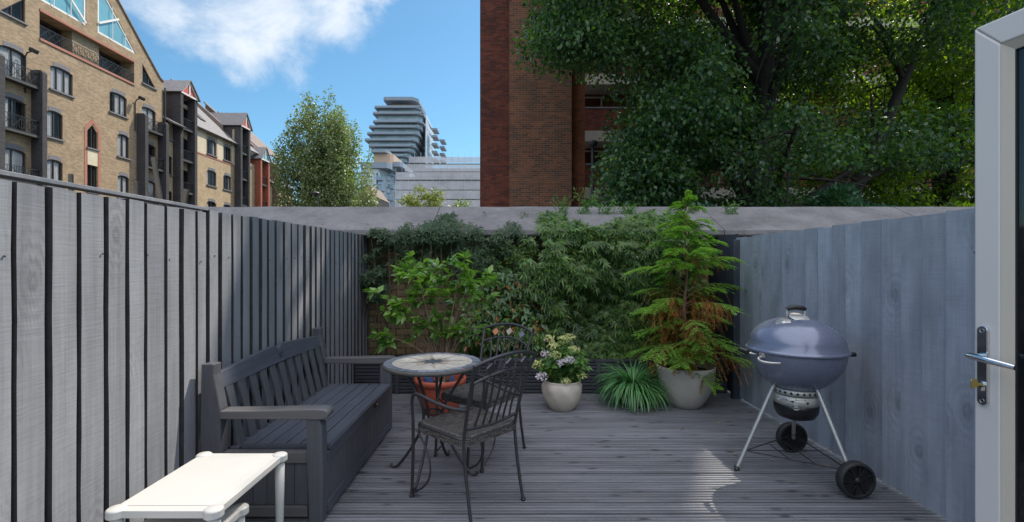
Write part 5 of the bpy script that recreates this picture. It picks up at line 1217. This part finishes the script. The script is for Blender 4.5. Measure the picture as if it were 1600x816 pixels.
# legs, wheels, tie rods
ends = {'foot': Vector((-.378, .02, 0)), 'wf': Vector((.14, -.325, .105)), 'wb': Vector((.165, .31, .105))}
for k, e in ends.items():
    d_ = Vector((e.x, e.y, 0)).normalized(); s_ = d_*.142+Vector((0, 0, .565)); b = MB(); b.tube([s_, e+Vector((0, 0, .0 if k != 'foot' else .012))], .0125, 12); b.build('leg', M['alu'], kb)
    b = MB(); b.tube([s_-Vector((0, 0, .005)), s_+d_*-.002+Vector((0, 0, .03))], .016, 10); b.build('leg_socket', M['steel'], kb)
b = MB(); e = ends['foot']; b.lathe([(0, .03), (.014, .03), (.017, .004), (.018, 0), (0, 0)], (e.x, e.y, 0), 16); b.build('foot_cap', M['blackpl'], kb)
for k, sy in (('wf', -1), ('wb', 1)):
    c = ends[k]+Vector((0, sy*-.0 , 0)); wr = .105; hw = .026
    b = MB(); b.lathe([(wr-.016, -hw), (wr-.004, -hw), (wr, -hw+.008), (wr, hw-.008), (wr-.004, hw), (wr-.016, hw)], n=48); b.lathe([(wr-.016, hw), (wr-.02, 0), (wr-.016, -hw)], n=48); wh = b.build('wheel', M['tyre'], kb); wh.rotation_euler = (R(90), 0, 0); wh.location = c+Vector((0, sy*.024-.0, 0))
    b = MB(); b.lathe([(0, -.016), (.084, -.010), (.0885, -.012)], n=40); b.lathe([(.0885, .012), (.084, .010), (0, .016)], n=40); b.build('wheel_disc', M['enamel2'], wh)
    b = MB()
    for i in range(6):
        a = R(60*i+12)
        for zz in (-.019, .019):
            for da in (-.16, .16): b.bar((.014*math.cos(a), .014*math.sin(a), zz), (.084*math.cos(a+da), .084*math.sin(a+da), zz*.85), .008, .008)
    b.lathe([(0, -.027), (.018, -.026), (.02, -.016)], n=20); b.lathe([(.02, .016), (.018, .026), (0, .027)], n=20); b.build('spokes', M['blackpl'], wh)
b = MB(); zt = .13
def at_(k, f=.80):
    e = ends[k]; d_ = Vector((e.x, e.y, 0)).normalized()*.142+Vector((0, 0, .565)); ef = Vector((e.x, e.y, 0.0 if k == 'foot' else .105)); t_ = (d_.z-zt)/(d_.z-ef.z) if k == 'foot' else .93; return d_.lerp(ef, min(t_, .97))
pa, pb_, pc = at_('foot'), at_('wf'), at_('wb')
for u_, v_ in ((pa, pb_), (pb_, pc), (pc, pa)): b.tube([u_, v_], .0035, 6)
m1_ = pa.lerp(pb_, .45); m2_ = pa.lerp(pc, .45); b.tube([m1_, m2_], .003, 6); b.tube([pa.lerp(pb_, .7), pa.lerp(pc, .7)], .003, 6); b.tube([pa, (pb_+pc)/2], .003, 6); b.build('tie_rods', M['blackpl'], kb)

# ---------------------------------------------------------------- potted plants
def pot(root, prof, m, rfn=None, n=64): b = MB(); b.lathe(prof, n=n, rfn=rfn); return b.build('pot', m, root)
def soil(root, r, z):
    b = MB(); vs = [(0, 0, z+.01)]; nr, na = 5, 24
    for i in range(1, nr+1):
        for j in range(na): a = 2*math.pi*j/na; vs.append((r*i/nr*math.cos(a), r*i/nr*math.sin(a), z+rnd.uniform(-.006, .010)))
    fs = [(0, 1+j, 1+(j+1) % na) for j in range(na)] + [(1+(i-1)*na+j, 1+i*na+j, 1+i*na+(j+1) % na, 1+(i-1)*na+(j+1) % na) for i in range(1, nr) for j in range(na)]
    b.add(vs, fs); return b.build('soil', M['soil'], root)
# citrus in a terracotta bowl
ci = thing('potted_citrus', 'many-stemmed citrus shrub with bright green leaves in a terracotta bowl behind the table', 'potted plant', (-.66, 4.42, 0), 0, 'potted plants along the planter')
pot(ci, [(0, 0), (.155, 0), (.165, .01), (.215, .25), (.218, .262), (.235, .265), (.238, .312), (.228, .318), (.212, .312), (.208, .27), (.19, .22)], M['terra']); soil(ci, .21, .245)
b = MB(); b.tube([(-.09, -.10, .25), (-.092, -.11, .345)], [.042, .048], 20); b.build('blue_pot_liner', M['bluepl'], ci)
b = MB(); b.tube([(.12, -.09, .25), (.12, -.1, .35)], [.022, .018], 14); b.build('blue_bottle', M['bluepl'], ci)
b = MB(); b.obox((.02, -.13, .275), (.08, .05, .04), Matrix.Rotation(.5, 3, 'Z')); b.build('white_stone', M['whitep'], ci, bevel=.014)
rg = np.random.default_rng(91); st = []; P = []; D = []; ends_ = []
import itertools
for k in range(15):
    a = rg.uniform(0, 6.283); ex = rg.uniform(-.56, .56); ez = rg.uniform(1.1, 1.52)-abs(ex)*.40; ey = rg.uniform(-.2, .2)
    q = bez((rg.uniform(-.03, .03)+.02, rg.uniform(-.03, .03), .25), (ex*.15, ey*.2, .55), (ex*.55, ey*.6, ez*.75), (ex, ey, ez), n=12); st.append(q); ends_.append(q)
    for _ in range(4):
        j = rg.integers(5, 12); e = q[j]+Vector((rg.uniform(-.16, .16), rg.uniform(-.12, .08), rg.uniform(.02, .17))); q2 = bez(q[j], q[j].lerp(e, .5)+Vector((0, 0, .03)), e, n=5); st.append(q2); ends_.append(q2)
# the long low branch reaching to the fence side
for (ex, ey, ez) in ((-.55, -.1, .72), (-.50, -.05, .92), (-.38, -.1, 1.02)):
    q = bez((.0, 0, .35), (-.15, ey*.4, ez*.9), (ex, ey, ez), n=10); st.append(q); ends_.append(q)
    for _ in range(3): e = q[8]+Vector((rg.uniform(-.1, .08), rg.uniform(-.08, .05), rg.uniform(-.06, .1))); q2 = bez(q[8], e, n=5); st.append(q2); ends_.append(q2)
stems(ci, M['bark2'], [q for q in st if len(q) > 7], .008, 'main_stem'); stems(ci, M['bark2'], [q for q in st if len(q) <= 7], .0035, 'twigs')['kind'] = 'stuff'
for q in ends_:
    L_ = len(q)
    for j in range(int(L_*.76), L_):
        for _ in range(7 if j > L_-3 else 3): P.append(q[j]+Vector(rg.normal(0, .008, 3))); d_ = (q[j]-q[j-1]).normalized()*.5+Vector(rg.normal(0, .55, 3)); d_.z *= .55; d_.z -= .02; D.append(d_)
P = np.array([list(p) for p in P]); D = np.array([list(p) for p in D]); k = len(P); ls = rg.uniform(.06, .115, k)
leaves('foliage', M['lfCit'], ci, P, D, rdir(rg, k, 1.3), ls, ls*.52, .12, droop=.12)
fl_ = []; 
for q in rg.choice(len(ends_), 6, replace=False): fl_.append(ends_[q][-1]+Vector((0, -.03, .01)))
for c in fl_:
    PP = np.repeat(np.array([list(c)]), 6, 0); aa = np.arange(6)*math.pi/3; DD = np.stack([np.cos(aa), -np.ones(6)*.4, np.sin(aa)], 1); leaves('blossom', M['petalW'], ci, PP, DD, np.tile([0, -1, .2], (6, 1)), .024, .009, .1)
# hydrangea in a swirled cream pot
hy = thing('potted_hydrangea', 'hydrangea with lilac and lime flower heads in a swirled cream pot', 'potted plant', (.468, 4.50, 0), 0, 'potted plants along the planter')
sw_ = lambda a, z: 1+.055*abs(math.cos(4*(a+z*3.2)))*min(1, z/.06)*(1 if z < .235 else .2)
pot(hy, [(0, 0), (.105, 0), (.112, .006), (.145, .06), (.172, .12), (.183, .18), (.182, .225), (.172, .25), (.168, .262), (.172, .27), (.168, .275), (.155, .27), (.152, .24), (.15, .2)], M['pot1'], sw_, 96); soil(hy, .155, .225)
rg = np.random.default_rng(92); st = []; P = []; D = []; heads = []
for k in range(26):
    a = rg.uniform(0, 6.283); rr = rg.uniform(.05, .25); ez = .66-rr*.9+rg.uniform(-.08, .05)
    ex = rr*math.cos(a)-.0; ey = rr*math.sin(a)*.8-.02; q = bez((ex*.2, ey*.2, .23), (ex*.5, ey*.5, ez*.7), (ex, ey, ez), n=8); st.append(q); heads.append(q[-1])
    for j in range(2, 9):
        for _ in range(4): P.append(list(q[j])); d_ = Vector(rg.normal(0, 1, 3)); d_.z = d_.z*.4+.05; D.append(list(d_+Vector((ex, ey, 0))*2))
stems(hy, M['bark2'], st, .0045); P = np.array(P); D = np.array(D); k = len(P); ls = rg.uniform(.05, .095, k); leaves('foliage', M['lfHyd'], hy, P, D, rdir(rg, k, 1.6), ls, ls*.62, .1, droop=.22)
FH = [(-.16, -.02, .52, 'petalP', .045), (-.09, -.08, .60, 'petalY', .04), (-.02, -.13, .465, 'petalP', .05), (.055, -.13, .49, 'petalP', .045), (-.20, -.14, .335, 'petalP', .055), (.0, -.05, .66, 'petalY', .038), (-.12, 0, .66, 'petalY', .035), (.07, -.03, .68, 'petalY', .035), (-.24, -.05, .43, 'petalY', .04), (.10, -.1, .58, 'petalY', .035), (.17, -.1, .34, 'petalY', .03), (-.27, -.02, .50, 'petalP', .045), (-.30, -.05, .36, 'petalP', .045), (.02, -.15, .30, 'petalY', .03), (-.08, -.16, .54, 'petalY', .035)]
for (x, y, z, m_, r_) in FH:
    r_ *= 1.3 if m_ == 'petalY' else .95; y -= .03
    if m_ == 'petalP' and x < -.25: continue
    n_ = 70; v = rdir(rg, n_, .35); P = np.array([x, y, z])+v*np.array([1, 1, .55])*r_; r_ *= 1.0; leaves('flower_head', M[m_], hy, P, rdir(rg, n_)+v*.3, v, r_*.42, r_*.40, .05)
# lilyturf
ly = thing('potted_lilyturf', 'fountain-like clump of strappy green grass in a low brown pot', 'potted plant', (1.16, 4.60, 0), 0, 'potted plants along the planter')
pot(ly, [(0, 0), (.10, 0), (.115, .02), (.135, .09), (.142, .15), (.135, .155), (.12, .15), (.115, .1)], M['pot3']); soil(ly, .118, .12)
rg = np.random.default_rng(93); b = MB(); n_ = 620
for i in range(n_):
    a = rg.uniform(0, 6.283); ln = rg.uniform(.26, .46); el = rg.uniform(.45, 1.5); r0 = rg.uniform(0, .09); w_ = rg.uniform(.005, .0085); d_ = Vector((math.cos(a), math.sin(a), 0)); sd = Vector((-d_.y, d_.x, 0)); tw = rg.uniform(-.4, .4)
    p = d_*r0+Vector((0, 0, .13)); th = el; vs = []; K = 6
    for j in range(K+1):
        ww = w_*(1-(j/K)**2.5)+.0006; s2 = (sd+Vector((0, 0, tw*.4))).normalized(); vs += [p-s2*ww, p+s2*ww]; p = p+(d_*math.cos(th)+Vector((0, 0, math.sin(th))))*ln/K; th -= rg.uniform(.30, .48)*(1.25-el*.35)
        if p.z < .03: p.z = .03
    b.add(vs, [(2*j, 2*j+1, 2*j+3, 2*j+2) for j in range(K)])
b.build('foliage', M['lfGrass'], ly)
st = []
for (x, h) in ((-.14, .52), (-.11, .46), (-.02, .55), (.02, .52), (.05, .5), (.10, .44), (.13, .42)): st.append(bez((x*.3, .0, .15), (x*.8, -.01, h*.6), (x*1.5, -.02, h), n=8))
stems(ly, M['lfGrass'], st, .0028, 'flower_stalk')
# conifer
cf = thing('potted_conifer', 'tall young cypress with lime tips and brown inner fronds in a big grey pot', 'potted plant', (1.665, 4.60, 0), 0, 'potted plants along the planter')
pot(cf, [(0, 0), (.13, 0), (.142, .006), (.19, .07), (.232, .16), (.256, .26), (.266, .35), (.268, .385), (.262, .39), (.252, .385), (.248, .33), (.235, .25)], M['pot2']); soil(cf, .245, .33)
b = MB(); tp = [Vector((.01*math.sin(i*.8), .01*math.cos(i), .32+1.62*i/16)) for i in range(17)]; b.tube(tp, [.017*(1-.8*i/16) for i in range(17)], 10); b.build('trunk', M['bark3'], cf)
b = MB(); b.tube([(-.04, -.03, .33), (-.035, -.025, 1.0)], .005, 6); b.build('cane', M['stake'], cf)
rg = np.random.default_rng(94); Pg, Dg, Ng, Lg = [], [], [], []; Pb, Db, Nb, Lb = [], [], [], []; st = []
# tiers: (height, reach, how many, share of brown, rise)
tiers = [(1.90, .06, 4, 0, .07), (1.82, .17, 5, 0, .07), (1.73, .24, 6, 0, .07), (1.63, .29, 6, 0, .06), (1.53, .28, 4, .02, .05), (1.43, .36, 6, .05, .04), (1.34, .47, 6, .1, .04), (1.12, .48, 3, .2, .12), (1.04, .54, 4, .45, .06), (.93, .50, 6, .7, .02), (.84, .46, 5, .8, .0), (.74, .55, 6, .65, -.02), (.64, .50, 5, .7, -.02), (.55, .56, 5, .55, -.03), (.46, .46, 4, .5, -.10)]
for ti, (h, rc2, nb, br, rise) in enumerate(tiers):
    a0 = rg.uniform(0, 6.283)
    nb = int(nb*1.15+.5)
    for k in range(nb):
        a = a0+k*6.283/nb+rg.uniform(-.55, .55); rr = rc2*rg.uniform(.5, 1.2); rise_ = rise+rg.uniform(-.07, .09); d_ = Vector((math.cos(a), math.sin(a), 0))
        if d_.y > .3: rr *= .8
        s_ = Vector((0, 0, h)); s_ = s_+Vector((0, 0, rg.uniform(-.05, .05))); e = s_+d_*rr+Vector((0, 0, rise_-.05)); q = bez(s_, s_+d_*rr*.55+Vector((0, 0, rise_+.08)), e, n=12); st.append(q); sd = Vector((-d_.y, d_.x, 0))
        for j in range(3, 25):
            t_ = j/24; qp = q[min(11, j//2)].lerp(q[min(12, j//2+1)], (j % 2)/2)
            for sgn in (-1, 1):
                tl = rr*.48*(1-t_*.70)*min(1, .45+t_*1.3)*rg.uniform(.7, 1.2)+.022
                tdir = (d_*.85+sd*sgn*.75+Vector((0, 0, rg.uniform(-.22, .10)))).normalized(); m_ = max(3, int(tl/.0062))
                brown = h < 1.5 and rg.random() < br*(1.45-t_*1.5)
                if brown: tdir = (tdir*.7+Vector((0, 0, -rg.uniform(.5, 1.3)))).normalized()
                side = tdir.cross(Vector((0, 0, 1))).normalized(); PA, DA, NA, LA = (Pb, Db, Nb, Lb) if brown else (Pg, Dg, Ng, Lg)
                for i in range(m_):
                    p = qp+tdir*tl*i/m_+Vector((0, 0, -.22*tl*(i/m_)**2))
                    for s2 in (-1, 1):
                        PA.append(p); DA.append(tdir*.9+side*s2*rg.uniform(.5, .9)+Vector((0, 0, rg.uniform(-.3, .25)))); NA.append(Vector((rg.normal(0, .3), rg.normal(0, .3), 1))); LA.append(rg.uniform(.013, .024))
stems(cf, M['bark3'], st, .0045, 'branch')
tl_ = lambda A_: np.array([list(v) for v in A_])
leaves('foliage', M['lfCon'], cf, tl_(Pg), tl_(Dg), tl_(Ng), np.array(Lg), np.array(Lg)*.34, .05)
leaves('dead_foliage', M['lfConD'], cf, tl_(Pb), tl_(Db), tl_(Nb), np.array(Lb), np.array(Lb)*.30, .05)

# ---------------------------------------------------------------- the white glazed door, opened outwards on the right
dr = thing('glazed_door', 'white framed glazed door standing open at the right edge, with chrome lever handle and key', 'door', (1.54, 1.6, 0), math.atan2(-.987, .158))
DW, Z0, Z1, TH_ = .86, .10, 2.143, .068
st_, hd = .076, .085
def leafpart(name, poly, y0, y1, m, bev=.004): b = MB(); b.prism(poly, y0, y1, lambda p, n: (p[0], n, p[1])); return b.build(name, M[m], dr, bevel=bev)
leafpart('stile', [(0, Z0), (st_, Z0), (st_, Z1-hd), (0, Z1)][:4], 0, TH_, 'upvc', .006)
leafpart('top_rail', [(0.0005, Z1), (st_, Z1-hd), (DW-st_, Z1-hd), (DW, Z1)], 0.0005, TH_, 'upvc', .006)
leafpart('stile', [(DW-st_, Z0), (DW, Z0), (DW, Z1-.002), (DW-st_, Z1-hd-.002)], 0.001, TH_, 'upvc', .006)
leafpart('bottom_rail', [(st_+.001, Z0), (DW-st_-.001, Z0), (DW-st_-.001, Z0+.12), (st_+.001, Z0+.12)], 0.001, TH_, 'upvc', .006)
bd = MB()
def beadstrip(p0, p1, q0, q1):
    for ys_, ye in ((.002, .016), (TH_-.002, TH_-.016)):
        bd.add([(p0[0], ys_, p0[1]), (p1[0], ys_, p1[1]), (q1[0], ye, q1[1]), (q0[0], ye, q0[1])], [(0, 1, 2, 3)])
bw_ = .028; xa, xb, za, zb = st_, DW-st_, Z0+.12, Z1-hd
beadstrip((xa, za), (xa, zb), (xa+bw_, za+bw_), (xa+bw_, zb-bw_)); beadstrip((xa, zb), (xb, zb), (xa+bw_, zb-bw_), (xb-bw_, zb-bw_)); beadstrip((xb, zb), (xb, za), (xb-bw_, zb-bw_), (xb-bw_, za+bw_)); beadstrip((xb, za), (xa, za), (xb-bw_, za+bw_), (xa+bw_, za+bw_))
bd.build('glazing_bead', M['bead'], dr)
gk = MB()
for (a, b_, c, e) in ((xa+bw_-.004, xa+bw_+.003, za+bw_, zb-bw_), (xa+bw_, xb-bw_, zb-bw_-.003, zb-bw_+.004), (xa+bw_, xb-bw_, za+bw_-.004, za+bw_+.003)): gk.box(a, b_, .017, TH_-.017, c, e)
gk.build('gasket', M['gasket'], dr)
box1('pane', M['doorglass'], dr, xa+bw_, xb-bw_, .022, .027, za+bw_, zb-bw_); box1('pane', M['doorglass'], dr, xa+bw_, xb-bw_, .042, .047, za+bw_, zb-bw_)
def capsule(x, z0, z1, hw, y0, y1, m, name, parent, bev=.002):
    P = [(x+hw*math.cos(a), z1-hw+hw*math.sin(a)) for a in [math.pi*i/12 for i in range(13)]]+[(x+hw*math.cos(a), z0+hw+hw*math.sin(a)) for a in [math.pi+math.pi*i/12 for i in range(13)]]
    b = MB(); b.prism(P, y0, y1, lambda p, n: (p[0], n, p[1])); return b.build(name, M[m], parent, bevel=bev)
for sgn, yb_ in ((-1, 0), (1, TH_)):
    Y_ = lambda v: yb_+sgn*v
    hp = capsule(.031, .897, 1.157, .0155, min(Y_(.001), Y_(.010)), max(Y_(.001), Y_(.010)), 'chrome', 'handle_plate', dr)
    for zc in (1.141, .912):
        o = MB().lathe([(0, .002), (.0055, .002), (.0065, 0)], n=14).build('screw', M['alu'], hp); o.location = (.031, Y_(.0112), zc); o.rotation_euler = (R(90)*(-sgn)*-1 if sgn < 0 else R(-90), 0, 0)
    b = MB(); b.tube([(.031, Y_(.010), 1.058), (.031, Y_(.055), 1.058)], .0095, 14); b.tube([(.022, Y_(.054), 1.060), (.034, Y_(.057), 1.060), (.09, Y_(.056), 1.054), (.150, Y_(.050), 1.047)], [.0085, .0105, .0105, .0085], 14); b.build('lever', M['chrome'], hp)
    b = MB(); b.tube([(.031, Y_(.010), .966), (.031, Y_(.017), .966)], .010, 16); b.box(.027, .035, min(Y_(.010), Y_(.017)), max(Y_(.010), Y_(.017)), .945, .962); b.build('lock_cylinder', M['chrome'], hp, bevel=.001)
key = MB(); key.box(.0295, .0325, -.030, -.016, .961, .971); P = [(-.052, .955), (-.030, .955), (-.028, .960), (-.028, .980), (-.030, .984), (-.050, .984), (-.054, .978), (-.054, .960)]
key.prism(P, .0297, .0323, lambda p, n: (n, p[0], p[1])); k_ = key.build('door_key', M['brass'], dr, bevel=.0006)

# ---------------------------------------------------------------- fallen leaves on the boards
spots = [(1.42, 3.95, 'small yellow fallen leaf on the deck in front of the big grey pot'), (1.99, 4.45, 'yellow fallen leaf beside the dark fence corner'), (1.75, 4.05, 'brown fallen leaf on the deck between the barbecue and the conifer pot'), (1.80, 3.30, 'reddish fallen leaf under the barbecue'), (1.30, 4.40, 'brown curled leaf at the foot of the lilyturf'), (.18, 4.55, 'pale fallen leaf left of the swirled cream pot'), (1.9, 4.25, 'rust-coloured leaf by the foot of the blue-grey fence'), (-.98, 4.2, 'tiny reddish leaf by the far end of the bench'), (-.86, 4.1, 'pale leaf fragment on the deck by the bench'), (-.80, 4.5, 'yellow leaf on the deck near the terracotta bowl'), (-.9, 3.75, 'small pale leaf between the bench and the mosaic table'), (2.08, 3.9, 'brown leaf against the foot of the blue-grey fence'), (1.6, 3.4, 'green-yellow leaf on the deck left of the barbecue wheel'), (.75, 4.75, 'brown leaf on the deck between cream pot and lilyturf'), (2.12, 3.2, 'small yellow leaf behind the front barbecue wheel')]
rg = np.random.default_rng(95)
for x, y, lab in spots:
    P = np.array([[0, 0, .004]]); a = rg.uniform(0, 6.28); o = leaves('fallen_leaf', M['deadleaf'], None, P, [[math.cos(a), math.sin(a), .1]], [[0, .15, 1]], rg.uniform(.022, .045), rg.uniform(.014, .025), .3)
    o.location = (x, y, .001); tag(o, lab, 'leaf', 'fallen leaves on the deck')
